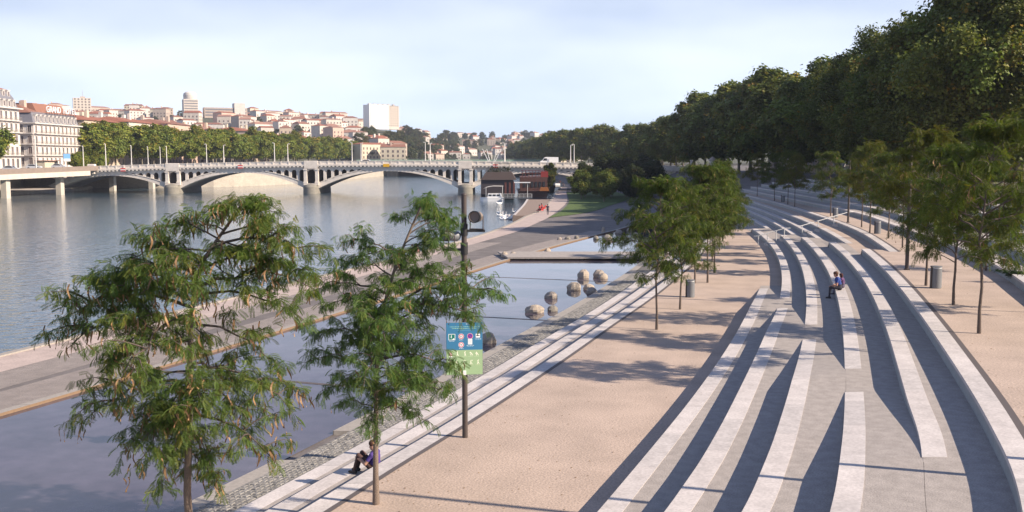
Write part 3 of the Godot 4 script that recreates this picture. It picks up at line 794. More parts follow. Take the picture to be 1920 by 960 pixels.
func bridge() -> void:
	var xs := [-140.0, -102.0, -60.4, -14.0, 29.0, 60.0]
	var crowns := [5.3, 6.2, 6.65, 6.3, 5.6]
	var t := thing("arch_bridge", "long pale stone bridge with open-spandrel arches across the river", "bridge", Vector3(-38, 0, BZ))
	var at := t.position
	var xf := Transform3D(Basis(), Vector3(0, 0, BZ))
	var tops := []
	for i in 5:
		var xl: float = xs[i] + 1.9
		var xr: float = xs[i + 1] - 1.9
		var lo := arc_points(xl, xr, 1.4, crowns[i])
		var hi := arc_points(xl - 1.6, xr + 1.6, 1.4 + 0.9, crowns[i] + 0.95)
		tops.append(hi)
		var s := Shape.new()
		for rib in [0.0, 6.2, 12.4]:        # three broad ribs, joined by the vault behind them
			pass
		for j in lo.size() - 1:
			var a := lo[j]; var b := lo[j + 1]; var c := hi[j]; var d := hi[j + 1]
			s.quad(xf * Vector3(a.x, a.y, 0), xf * Vector3(b.x, b.y, 0), xf * Vector3(d.x, d.y, 0), xf * Vector3(c.x, c.y, 0))
			s.quad(xf * Vector3(b.x, b.y, -BW), xf * Vector3(a.x, a.y, -BW), xf * Vector3(c.x, c.y, -BW), xf * Vector3(d.x, d.y, -BW))
			s.quad(xf * Vector3(a.x, a.y, -BW), xf * Vector3(b.x, b.y, -BW), xf * Vector3(b.x, b.y, 0), xf * Vector3(a.x, a.y, 0))
			s.quad(xf * Vector3(c.x, c.y, 0), xf * Vector3(d.x, d.y, 0), xf * Vector3(d.x, d.y, -BW), xf * Vector3(c.x, c.y, -BW))
		obj("arch", s, M.bridge, t, at)
		s = Shape.new()      # a raised moulding that follows the arch
		for j in lo.size() - 1:
			var a := hi[j]; var b := hi[j + 1]
			var up := Vector3(0, 0.22, 0)
			var A := Vector3(a.x, a.y - 0.14, BZ + 0.12); var B := Vector3(b.x, b.y - 0.14, BZ + 0.12)
			s.quad(A, B, B + up, A + up); s.quad(A + up, B + up, B + up + Vector3(0, 0, -0.12), A + up + Vector3(0, 0, -0.12))
			s.quad(A + Vector3(0, 0, -0.12), B + Vector3(0, 0, -0.12), B, A)
		obj("arch_moulding", s, M.bridge, t, at)
	var band := func(x: float) -> float: return deck_y(x) - 1.25
	# walls that carry the deck, with round-headed openings between them
	for i in range(0, 6):
		var px: float = xs[i]
		if i > 0 and i < 5:
			var s := Shape.new()
			s.hexa(Vector3(px, 0.75, BZ - BW * 0.5 + 0.3), Vector3(4.4, 3.5, BW + 3.4), Vector3(4.1, 3.5, BW + 2.2))
			s.lathe([Vector2(2.2, -1.0), Vector2(2.15, 1.9), Vector2(1.8, 2.5), Vector2(0.0, 3.0)], 14, Transform3D(Basis(), Vector3(px, 0, BZ + 1.7)))
			obj("pier_base", s, M.pier_base, t, at)
			s = Shape.new()
			s.box(Vector3(px, 2.75, BZ - BW * 0.5 + 0.3), Vector3(4.5, 0.45, BW + 1.2))
			obj("pier_cornice", s, M.bridge, t, at)
			for q in [-1, 1]:
				s = Shape.new()
				var x: float = px + q * 1.72
				s.box(Vector3(x, (2.97 + band.call(x)) * 0.5, BZ + 0.1), Vector3(0.95, band.call(x) - 2.97, 1.0))
				s.box(Vector3(x, band.call(x) - 0.2, BZ + 0.2), Vector3(1.15, 0.4, 1.2))
				s.box(Vector3(x, 3.3, BZ + 0.2), Vector3(1.15, 0.5, 1.2))
				obj("pilaster", s, M.bridge, t, at)
				s = Shape.new()
				s.box(Vector3(x, (2.97 + band.call(x)) * 0.5, BZ - BW * 0.5 - 0.2), Vector3(0.8, band.call(x) - 2.97, BW - 0.5))
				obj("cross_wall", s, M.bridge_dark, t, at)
		for q in [-1, 1]:
			var span := i if q > 0 else i - 1
			if span < 0 or span > 4 or (i == 5): continue
			var top: PackedVector2Array = tops[span]
			for k in 6:
				var x: float = px + q * (1.72 + 2.33 * (k + 1))
				var y := height_on(top, x)
				if y < -50 or y > band.call(x) - 0.15: continue
				var s := Shape.new()
				s.box(Vector3(x, (y - 0.3 + band.call(x)) * 0.5, BZ - 0.45), Vector3(0.82, band.call(x) - y + 0.3, 0.9))
				obj("spandrel_column", s, M.bridge, t, at)
				s = Shape.new()
				s.box(Vector3(x, (y - 0.3 + band.call(x)) * 0.5, BZ - BW * 0.5 - 0.5), Vector3(0.7, band.call(x) - y + 0.3, BW - 1.0))
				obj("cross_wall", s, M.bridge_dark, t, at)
			for k in range(-1 if q > 0 else 0, 6):
				# the head of the opening between two walls
				var x0: float = px + q * (1.72 + 2.33 * k)
				var x1: float = px + q * (1.72 + 2.33 * (k + 1))
				if k == -1: x0 = px - 1.72; x1 = px + 1.72
				var mid := (x0 + x1) * 0.5
				var y := height_on(top, mid) if k >= 0 else 3.0
				var yb: float = band.call(mid)
				var half := absf(x1 - x0) * 0.5 - 0.41
				if k == -1 and (i == 0): continue
				if y > yb - 0.25: continue
				var s := Shape.new()
				var p := PackedVector2Array([Vector2(mid - half - 0.41, yb)])
				var spring := yb - 0.25 - half
				if spring > y - 0.3:
					p.append(Vector2(mid - half - 0.41, maxf(spring, y - 0.2)))
					for j in 11:
						var a := PI - PI * j / 10.0
						p.append(Vector2(mid + cos(a) * half, maxf(spring, y - 0.2) + sin(a) * minf(half, yb - 0.25 - maxf(spring, y - 0.2))))
					p.append(Vector2(mid + half + 0.41, maxf(spring, y - 0.2)))
				else:
					p.append(Vector2(mid - half - 0.41, y - 0.3)); p.append(Vector2(mid - half, y - 0.3))
					for j in 11:
						var a := PI - PI * j / 10.0
						p.append(Vector2(mid + cos(a) * half, yb - 0.25 - (half - half * sin(a)) * clampf((yb - 0.25 - y) / half, 0.2, 1.0)))
					p.append(Vector2(mid + half, y - 0.3)); p.append(Vector2(mid + half + 0.41, y - 0.3))
				p.append(Vector2(mid + half + 0.41, yb))
				s.prism(p, 0.84, Transform3D(Basis(), Vector3(0, 0, BZ - 0.03)))
				obj("opening_head", s, M.bridge, t, at)
	# the closed part of each spandrel near the crown
	for i in 5:
		var top: PackedVector2Array = tops[i]
		var s := Shape.new()
		var x := -200.0
		while x < 80.0:
			var y := height_on(top, x); var y2 := height_on(top, x + 0.5)
			if y > -50 and y2 > -50 and (minf(absf(x - xs[i]), absf(x - xs[i + 1])) > 15.0):
				var b0: float = maxf(band.call(x), y); var b1: float = maxf(band.call(x + 0.5), y2)
				for z in [[BZ - 0.02, 1], [BZ - BW + 0.02, -1]]:
					var A := Vector3(x, y - 0.1, z[0]); var B := Vector3(x + 0.5, y2 - 0.1, z[0]); var D := Vector3(x + 0.5, b1, z[0]); var E := Vector3(x, b0, z[0])
					if z[1] > 0: s.quad(A, B, D, E)
					else: s.quad(B, A, E, D)
			x += 0.5
		obj("spandrel_wall", s, M.bridge, t, at)
	# deck, frieze, brackets, cornice and parapets
	var deck := Shape.new()
	var x := -127.0
	while x < 60.0:
		var e := x + 4.4
		for part in [[-1.25, -0.72, 0.10, BW], [-0.72, -0.42, 0.02, BW], [-0.42, 0.0, 0.75, BW + 0.75]]:
			var z0: float = BZ + part[2]; var z1: float = BZ - part[3] + (0.0 if part[2] < 0.5 else 0.0)
			var a0 := Vector3(x, deck_y(x) + part[0], z0); var a1 := Vector3(e, deck_y(e) + part[0], z0)
			var b0 := Vector3(x, deck_y(x) + part[1], z0); var b1 := Vector3(e, deck_y(e) + part[1], z0)
			var back := Vector3(0, 0, z1 - z0)
			deck.quad(a0, a1, b1, b0); deck.quad(b0, b1, b1 + back, b0 + back); deck.quad(a0 + back, a1 + back, a1, a0); deck.quad(a1 + back, a0 + back, b0 + back, b1 + back)
		x = e
	obj("deck", deck, M.bridge, t, at)
	var br := Shape.new()
	br.box(Vector3(0, 0, 0), Vector3(0.5, 0.34, 0.72))
	br.box(Vector3(0, -0.22, -0.14), Vector3(0.44, 0.14, 0.42))
	var brm := br.mesh()
	x = -125.6
	while x < 58.0:
		var o := obj("bracket", brm, M.bridge, t)
		o.position = Vector3(x, deck_y(x) - 0.60, BZ + 0.39) - at
		x += 1.18
	var pier_like := func(px: float) -> bool:
		for q in xs:
			if absf(q - px) < 2.9: return true
		return false
	x = -126.0
	while x < 58.0:
		var e := x + 2.36
		var m := (x + e) * 0.5
		for side in [[BZ + 0.42, 1.0], [BZ - BW - 0.35, 1.0]]:
			var s := Shape.new()
			var slope := atan2(deck_y(e) - deck_y(x), e - x)
			var b := Basis(Vector3.BACK, slope)
			s.box(Vector3(m, deck_y(m) + 0.48, side[0]), Vector3(2.0, 0.7, 0.18), b)
			s.box(Vector3(m, deck_y(m) + 0.10, side[0]), Vector3(2.36, 0.2, 0.34), b)
			s.box(Vector3(m, deck_y(m) + 0.92, side[0]), Vector3(2.36, 0.18, 0.36), b)
			obj("parapet_panel", s, M.bridge, t, at)
			s = Shape.new()
			s.box(Vector3(x, deck_y(x) + 0.52, side[0]), Vector3(0.36, 1.06, 0.42))
			obj("parapet_post", s, M.bridge, t, at)
		x = e
	for i in range(1, 5):
		var s := Shape.new()
		var px: float = xs[i]
		s.bevel(Vector3(px, deck_y(px) + 0.52, BZ + 0.5), Vector3(4.1, 1.22, 0.55), 0.1)
		s.box(Vector3(px, deck_y(px) - 0.62, BZ + 0.42), Vector3(4.0, 1.15, 0.7))
		obj("parapet_block", s, M.bridge, t, at)
	var s2 := Shape.new()
	s2.bevel(Vector3(-126.2, deck_y(-126.0) + 0.2, BZ + 0.5), Vector3(2.0, 2.9, 1.6), 0.15)
	obj("end_block", s2, M.bridge, t, at)
	# signs for boats
	var names := ["at the left arch", "left of the middle pier", "right of the third pier"]
	for k in 3:
		var px: float = [-116.7, -81.5, -5.0][k]
		var c := Vector3(px, deck_y(px) - 0.35, BZ + 0.95)
		var b := thing("river_sign", "red sign with a white bar on the bridge cornice, %s" % names[k], "sign", c, 0, "red and white signs on the bridge")
		var s := Shape.new()
		s.box(Vector3.ZERO, Vector3(1.45, 1.0, 0.06))
		obj("red_board", s, mat(Color(0.62, 0.06, 0.06), 0.5), b)
		s = Shape.new()
		s.box(Vector3(0, 0, 0.036), Vector3(1.45, 0.30, 0.012))
		obj("white_bar", s, M.white_paint, b)
	var yc := Vector3(-37.7, deck_y(-37.7) - 0.35, BZ + 0.95)
	s2 = Shape.new()
	s2.box(Vector3(-0.48, 0, 0), Vector3(0.92, 0.92, 0.06), Basis(Vector3.BACK, PI / 4) if false else Basis())
	s2.box(Vector3(0.48, 0, 0), Vector3(0.92, 0.92, 0.06))
	var ys := obj("river_sign", s2, mat(Color(0.75, 0.42, 0.02), 0.5), self)
	ys.position = yc
	tag(ys, "orange-yellow sign at the crown of the middle arch", "sign")
	# lamp posts along both sides
	var post := lamp_post_model(6.6, "pale lamp post on the bridge")
	var k := 0
	for px in [389.0, 516.0, 661.0, 798.0, 946.0, 1076.0]:
		for side in 2:
			var z := BZ - 0.6 if side == 0 else BZ - BW + 0.6
			var xx: float = (px - 960) / LENS * 298.0
			var lab := "pale slim lamp post on the %s side of the bridge, %s from the left" % ["near" if side == 0 else "far", ["first", "second", "third", "fourth", "fifth", "sixth"][k]]
			copy_of(post, Vector3(xx, deck_y(xx), z), 0 if side == 0 else PI, lab).set_meta("group", "lamp posts on the bridge")
		k += 1
	k = 0
	for e in [[68, 318, 276.0, 8.6], [157, 317, 296.0, 6.8], [199, 316, 316.0, 7.8], [247, 314, 327.0, 7.2], [278, 312, 335.0, 6.6], [301, 312, 340.0, 6.6], [313, 312, 318.0, 6.4]]:
		var p := far(e[0], e[1], e[2])
		var o := copy_of(post, Vector3(p.x, p.y, p.z), PI * 0.5, "pale lamp post on the left quay, %s counting from the white buildings" % ["first", "second", "third", "fourth", "fifth", "sixth", "seventh"][k], e[3] / 6.6)
		o.set_meta("group", "lamp posts on the left quay")
		k += 1
	post.queue_free()
	remove_child(post)

func lamp_post_model(h: float, label: String) -> Node3D:
	var t := thing("lamp_post", label, "lamp post")
	var s := Shape.new()
	s.tube([Vector3.ZERO, Vector3(0, h * 0.5, 0), Vector3(0, h, 0)], [0.17, 0.13, 0.10], 8)
	obj("pole", s, M.lamp_pole, t)
	s = Shape.new()
	s.tube([Vector3(0, h - 0.1, 0), Vector3(-0.3, h + 0.05, 0)], [0.06, 0.05], 5)
	obj("arm", s, M.lamp_pole, t)
	s = Shape.new()
	s.ball(Vector3(-0.4, h, 0), Vector3(0.32, 0.11, 0.16), Basis(), 5, 8)
	obj("lamp_head", s, M.lamp_pole, t)
	return t

# ---------------------------------------------------------------- left bank
func window(t: Node3D, at: Vector3, w: float, h: float, out: Vector3, frame: bool) -> void:   # out points away from the wall
	var b := Basis(Vector3.UP.cross(out), Vector3.UP, out)
	var o: Node3D
	var key := "win%.2f_%.2f" % [w, h]
	if not M.has(key):
		var s := Shape.new()
		for q in [[-1, 0], [1, 0]]: s.box(Vector3(q[0] * (w * 0.5 + 0.05), 0, 0.04), Vector3(0.10, h + 0.2, 0.10))
		s.box(Vector3(0, h * 0.5 + 0.1, 0.06), Vector3(w + 0.36, 0.16, 0.18)); s.box(Vector3(0, -h * 0.5 - 0.07, 0.08), Vector3(w + 0.4, 0.12, 0.24))
		s.box(Vector3(0, 0, 0.012), Vector3(0.05, h, 0.03))
		M[key] = s.mesh()
		var p := Shape.new()
		p.box(Vector3(0, 0, -0.02), Vector3(w, h, 0.06))
		M[key + "p"] = p.mesh()
	if frame:
		o = obj("window", M[key], M.facade, t)
		obj("pane", M[key + "p"], M.window if hash(at) % 3 else M.window_dark, o)
	else:
		o = obj("window", M[key + "p"], M.window if hash(at) % 3 else M.window_dark, t)
		at += out * 0.03
	o.transform = Transform3D(b, at - t.position)

func balcony(t: Node3D, a: Vector3, b: Vector3, out: Vector3) -> void:
	var s := Shape.new()
	var m := (a + b) * 0.5
	var along := (b - a).normalized()
	var bs := Basis(along, Vector3.UP, along.cross(Vector3.UP))
	var long := a.distance_to(b)
	s.box(m + out * 0.45, Vector3(long, 0.22, 0.9), bs)
	obj("balcony", s, M.facade, t, t.position)
	s = Shape.new()
	s.box(m + out * 0.84 + Vector3.UP * 1.05, Vector3(long, 0.07, 0.07), bs)
	s.box(m + out * 0.84 + Vector3.UP * 0.6, Vector3(long, 0.05, 0.05), bs)
	var n := int(long / 0.9)
	for i in n + 1: s.box(a.lerp(b, float(i) / n) + out * 0.84 + Vector3.UP * 0.6, Vector3(0.06, 0.95, 0.05), bs)
	tag(obj("railing", s, M.bridge_dark, t, t.position), "", "", "", "stuff")

func left_bank() -> void:
	viaduct()
	# the tall white corner building
	var t := thing("quay_building", "tall cream apartment building with red mansard roof at the left edge", "building", Vector3(-158, 7.3, -288))
	var s := Shape.new()
	s.box(Vector3(-158, 7.3 + 9.0, -288), Vector3(16, 18.0, 30))
	obj("wall", s, M.facade, t, t.position)
	var X := -150.0
	for f in 5:
		for k in 10:
			var z := -275.4 - k * 2.82
			window(t, Vector3(X, 9.3 + f * 3.5 - (0.3 if f == 0 else 0.0), z), 1.25, 2.3 if f else 2.8, Vector3.RIGHT, true)
		for k in 4:
			window(t, Vector3(-152.2 - k * 3.4, 9.3 + f * 3.5, -273.0), 1.25, 2.2, Vector3.BACK, true)
	for y in [11.3, 18.2, 21.7]:
		balcony(t, Vector3(X, y, -273), Vector3(X, y, -303), Vector3.RIGHT)
	s = Shape.new()
	s.box(Vector3(-157.6, 25.45, -288), Vector3(17.4, 0.4, 31.2))
	obj("cornice", s, M.facade, t, t.position)
	s = Shape.new()
	s.hexa(Vector3(-158, 27.15, -288), Vector3(15.6, 3.0, 29.6), Vector3(14.0, 3.0, 28.0))
	s.hexa(Vector3(-158, 29.8, -288), Vector3(14.0, 2.3, 28.0), Vector3(11.6, 2.3, 25.6))
	obj("mansard", s, M.slate, t, t.position)
	s = Shape.new()
	s.hexa(Vector3(-158, 31.6, -288), Vector3(12.6, 1.4, 26.6), Vector3(5, 1.4, 18))
	obj("roof", s, M.tile[0], t, t.position)
	for row in 2:
		for k in 9:
			var o := Shape.new()
			var p := Vector3(X - 0.5 - row * 1.5, 26.8 + row * 3.0, -276.5 - k * 2.9)
			o.box(p, Vector3(1.6, 2.0 - row * 0.2, 1.3)); o.box(p + Vector3(0.1, 1.1 - row * 0.1, 0), Vector3(1.7, 0.2, 1.55))
			var dm := obj("dormer", o, M.facade, t, t.position)
			var pn := Shape.new()
			pn.box(p + Vector3(0.81, -0.05, 0), Vector3(0.05, 1.5 - row * 0.2, 0.8))
			obj("pane", pn, M.window, dm, t.position)
	# the hotel with letters on its roof
	t = thing("hotel_building", "white hotel with grey slate mansard and white letters on its roof", "building", Vector3(-162, 7.3, -335))
	s = Shape.new()
	s.box(Vector3(-162, 7.3 + 7.2, -335), Vector3(18, 14.4, 34))
	obj("wall", s, M.facade, t, t.position)
	X = -153.0
	for f in 4:
		for k in 11:
			var z := -319.6 - k * 3.0 - (0.8 if k > 0 else 0.0)
			window(t, Vector3(X, 9.6 + f * 3.45, z), 1.15, 2.2, Vector3.RIGHT, true)
		for k in 4: window(t, Vector3(-154.3 - k * 2.7, 9.6 + f * 3.45, -318.0), 1.2, 2.2, Vector3.BACK, true)
	for y in [11.5, 15.0, 18.45]:
		balcony(t, Vector3(X, y, -318), Vector3(X, y, -352), Vector3.RIGHT)
		balcony(t, Vector3(-153, y, -318), Vector3(-164, y, -318), Vector3.BACK)
	s = Shape.new()
	s.box(Vector3(-161.7, 21.8, -335), Vector3(19.2, 0.4, 35.2))
	obj("cornice", s, M.facade, t, t.position)
	s = Shape.new()
	s.hexa(Vector3(-162, 23.7, -335), Vector3(17.6, 3.5, 33.6), Vector3(15.4, 3.5, 31.4))
	obj("mansard", s, M.slate, t, t.position)
	s = Shape.new()
	s.hexa(Vector3(-162, 26.6, -323), Vector3(15.8, 2.9, 8.6), Vector3(3, 2.9, 0.5))
	s.hexa(Vector3(-163.2, 27.1, -340), Vector3(13.0, 3.4, 23.0), Vector3(9, 3.4, 21))
	obj("roof", s, M.tile[1], t, t.position)
	for k in 11:
		var o := Shape.new()
		var p := Vector3(X - 0.9, 23.4, -320.5 - k * 2.85)
		o.box(p, Vector3(1.7, 2.2, 1.2)); o.box(p + Vector3(0.1, 1.2, 0), Vector3(1.8, 0.2, 1.45))
		var dm := obj("dormer", o, M.facade, t, t.position)
		var pn := Shape.new()
		pn.box(p + Vector3(0.86, -0.1, 0), Vector3(0.05, 1.7, 0.7))
		obj("pane", pn, M.window_dark, dm, t.position)
	for k in 3:
		s = Shape.new()
		s.box(Vector3(-160 - k * 2.0, 28.0, [-326.5, -329.5, -349.0][k]), Vector3(1.2, 3.0, 1.6))
		obj("chimney", s, M.wall[2], t, t.position)
	var letters := "GRAND HOTEL"
	var font := SystemFont.new()
	font.font_names = PackedStringArray(["Droid Sans"])
	for k in letters.length():
		if letters[k] == " ": continue
		var tm := TextMesh.new()
		tm.font = font; tm.text = letters[k]; tm.font_size = 127; tm.depth = 0.25
		tm.pixel_size = 0.0215
		var o := obj("roof_letter", tm, M.white_paint, t)
		o.position = Vector3(X - 0.4, 26.75, -329.2 - k * 2.06) - t.position
		o.rotation.y = PI / 2 - 0.15
	s = Shape.new()
	for k in 12: s.box(Vector3(X - 0.6, 25.4, -328.4 - k * 2.0), Vector3(0.1, 1.2, 0.1))
	s.box(Vector3(X - 0.6, 25.9, -339.5), Vector3(0.12, 0.12, 23)); s.box(Vector3(X - 0.6, 25.1, -339.5), Vector3(0.12, 0.12, 23))
	tag(obj("letter_frame", s, M.dark_metal, t, t.position), "", "", "", "stuff")
	# tan building behind the plane trees
	town_block(Vector3(-163, 7.3, -374), Vector3(20, 17, 36), 1, 0, "tan apartment block with dark red roof, right of the hotel", Vector2(10, 5))
	town_block(Vector3(-196, 7.3, -352), Vector3(28, 22, 22), 3, 2, "pale block with red roof rising behind the hotel letters", Vector2(5, 6))
	town_block(Vector3(-165, 7.3, -420), Vector3(22, 18, 40), 0, 0, "cream block with tall chimneys behind the first plane trees", Vector2(10, 5))
	town_block(Vector3(-166, 7.3, -470), Vector3(22, 19, 44), 2, 1, "pinkish block behind the left bank plane trees", Vector2(11, 5))
	town_block(Vector3(-165, 7.3, -525), Vector3(22, 18, 46), 4, 2, "yellowish block behind the left bank plane trees", Vector2(11, 5))
	town_block(Vector3(-160, 7.3, -585), Vector3(22, 19, 50), 1, 0, "ochre block behind the farther left bank trees", Vector2(12, 5))
	# clutter in front of the hotel
	var bb := thing("billboard", "blue and white billboard in front of the hotel", "billboard", Vector3(-141.0, 7.4, -314), PI / 2 - 0.7)
	s = Shape.new(); s.box(Vector3(0, 1.1, 0), Vector3(0.2, 2.2, 0.2)); obj("post", s, M.dark_metal, bb)
	s = Shape.new(); s.box(Vector3(0, 3.4, 0), Vector3(2.4, 2.6, 0.16)); obj("frame", s, M.grey_metal, bb)
	s = Shape.new(); s.box(Vector3(0, 3.75, 0.09), Vector3(2.1, 1.5, 0.03)); obj("blue_panel", s, mat(Color(0.12, 0.30, 0.62), 0.4), bb)
	s = Shape.new(); s.box(Vector3(0, 2.6, 0.09), Vector3(2.1, 0.75, 0.03)); obj("white_panel", s, M.white_paint, bb)
	var ks := thing("quay_kiosk", "low yellowish kiosk wall before the hotel's ground floor", "kiosk", Vector3(-146.5, 7.3, -312))
	s = Shape.new(); s.box(Vector3(0, 1.2, 0), Vector3(3, 2.4, 9)); obj("wall", s, M.wall[4], ks)
	s = Shape.new(); s.box(Vector3(0.3, 2.5, 0), Vector3(3.8, 0.2, 9.6)); obj("roof", s, M.tile[2], ks)

func town_block(at: Vector3, size: Vector3, wall_kind: int, roof: int, label: String, grid: Vector2) -> void:
	var t := thing("town_block", label, "building", at)
	var s := Shape.new()
	s.box(Vector3(0, size.y * 0.5, 0), size)
	obj("wall", s, M.wall[wall_kind], t)
	s = Shape.new()
	s.hexa(Vector3(0, size.y + 1.2, 0), Vector3(size.x + 1, 2.4, size.z + 1), Vector3(1.0, 2.4, size.z - size.x * 0.6))
	var rf := obj("roof", s, M.tile[roof], t)
	for k in 3:
		s = Shape.new()
		s.box(Vector3(size.x * 0.16 * (1 if k % 2 else -1), size.y + 2.7, size.z * (0.3 * k - 0.3)), Vector3(1.1, 3.0, 2.0))
		obj("chimney", s, M.wall[(wall_kind + 3) % 6], rf)
	for f in int(grid.y):
		for k in int(grid.x):
			var z := size.z * ((k + 0.5) / grid.x - 0.5)
			window(t, at + Vector3(size.x * 0.5, 2.0 + f * (size.y - 1.6) / grid.y, -z), 1.2, 1.9, Vector3.RIGHT, false)
		for k in 4:
			window(t, at + Vector3(size.x * (0.375 - 0.25 * k), 2.0 + f * (size.y - 1.6) / grid.y, size.z * 0.5), 1.2, 1.9, Vector3.BACK, false)

func viaduct() -> void:
	# the quay road on pillars along the left bank
	var line := Line.new([Vector2(-134, 200), Vector2(-131.5, 257), Vector2(-127.5, 280), Vector2(-124.5, 296)])
	var t := thing("quay_viaduct", "quay road on concrete pillars along the left bank", "viaduct", Vector3(-140, 0, -260))
	var y: Callable = func(d: float) -> float: return ramp(d, 200, 296, 6.1, 7.6)
	var s := Shape.new()
	var top: Callable = func(d: float) -> float: return y.call(d) - 0.02
	var wall_line := Line.new([Vector2(-165, 200), Vector2(-165, 330)])
	s.ribbon(run_of(wall_line, top, 200, 297, 4.0), run_of(line, top, 200, 297, 4.0, -0.3))
	obj("deck", s, M.asphalt, t, t.position)
	s = Shape.new()
	var lo: Callable = func(d: float) -> float: return y.call(d) - 2.1
	var mid: Callable = func(d: float) -> float: return y.call(d) - 0.75
	upright(s, line, lo, mid, 200, 293, 4.0, 0.3, true)
	s.ribbon(run_of(line, mid, 200, 293, 4.0, -0.2), run_of(line, mid, 200, 293, 4.0, 0.3))
	s.ribbon(run_of(wall_line, lo, 200, 293, 4.0), run_of(line, lo, 200, 293, 4.0, 0.3))
	obj("beam", s, M.viaduct, t, t.position)
	s = Shape.new()
	var hi: Callable = func(d: float) -> float: return y.call(d) + 0.65
	upright(s, line, mid, hi, 200, 297.5, 4.0, 0.0, true)
	upright(s, line, mid, hi, 200, 297.5, 4.0, -0.3)
	s.ribbon(run_of(line, hi, 200, 297.5, 4.0, -0.3), run_of(line, hi, 200, 297.5, 4.0, 0.0))
	obj("parapet", s, M.viaduct_brown, t, t.position)
	for p in [far(-30, 368, 245), far(11, 366, 259), far(113, 361, 285), far(212, 361, 325), far(285, 353, 345)]:
		s = Shape.new()
		var top_y: float = 6.2 if p.z > -300 else 7.0
		s.box(Vector3(p.x, top_y * 0.5 - 0.5, p.z), Vector3(1.5, top_y + 1.0, 2.2))
		s.bevel(Vector3(p.x, top_y - 0.4, p.z), Vector3(2.2, 0.7, 2.8), 0.1)
		obj("pillar", s, M.viaduct, t, t.position)
	s = Shape.new()
	var line2 := Line.new([Vector2(-124.0, 317), Vector2(-122.0, 352), Vector2(-112.0, 372)])
	var y2: Callable = func(d: float) -> float: return 7.28
	var lo2: Callable = func(d: float) -> float: return 5.6
	s.ribbon(run_of(wall_line, y2, 317.2, 366, 4.0), run_of(line2, y2, 317.2, 366, 4.0))
	s.ribbon(run_of(wall_line, lo2, 317.2, 366, 4.0), run_of(line2, lo2, 317.2, 366, 4.0))
	upright(s, line2, lo2, y2, 317.2, 366, 4.0, 0.0, true)
	s.quad(Vector3(-165, 5.6, -317.2), Vector3(-124, 5.6, -317.2), Vector3(-124, 7.28, -317.2), Vector3(-165, 7.28, -317.2))
	obj("deck", s, M.viaduct, t, t.position)
	# cars on the quay
	var car := car_model("car", "small car on the left quay", Color(0.55, 0.56, 0.6))
	car.position = Vector3(-135.5, 7.0, -268); car.rotation.y = 0.05
	car.set_meta("label", "silver car on the left quay before the cream building")
	copy_of(car, Vector3(-136.5, 7.35, -283), 0.1, "silver car on the left quay, nearer the hotel").set_meta("group", "cars on the left quay")
	copy_of(car, Vector3(-133.5, 7.45, -292), 0.1, "silver car on the quay road at the end of the bridge").set_meta("group", "cars on the left quay")

# ---------------------------------------------------------------- hills and the town on them
func skyline(u: float) -> float:     # height of the crest above the eye, as a slope
	var l := Line.new([Vector2(0.040, -0.9), Vector2(0.046, -0.62), Vector2(0.0525, -0.5), Vector2(0.0505, -0.44), Vector2(0.0505, -0.36), Vector2(0.0505, -0.31), Vector2(0.046, -0.25), Vector2(0.0435, -0.2), Vector2(0.0395, -0.155), Vector2(0.0365, -0.12), Vector2(0.032, -0.1), Vector2(0.0275, -0.08), Vector2(0.0265, -0.05), Vector2(0.0265, 0.0), Vector2(0.0268, 0.06), Vector2(0.027, 0.1), Vector2(0.026, 0.3)])
	return l.at(u) - lerpf(0.0075, 0.0035, smoothstep(-0.14, -0.02, u))

func crest_d(u: float) -> float: return lerpf(1250.0, 2000.0, smoothstep(-0.14, -0.02, u))

func hill_y(u: float, d: float) -> float:
	var c := crest_d(u)
	var d0 := lerpf(640.0, 1150.0, smoothstep(-0.14, -0.02, u))
	var k := clampf((d - d0) / (c - d0), 0, 1)
	var top := 10.0 + skyline(u) * c
	var f := 0.35 * k + 0.65 * smoothstep(0.0, 1.0, k)
	var y := lerpf(7.0, top, f)
	if d > c: y -= (d - c) * 0.03
	return y

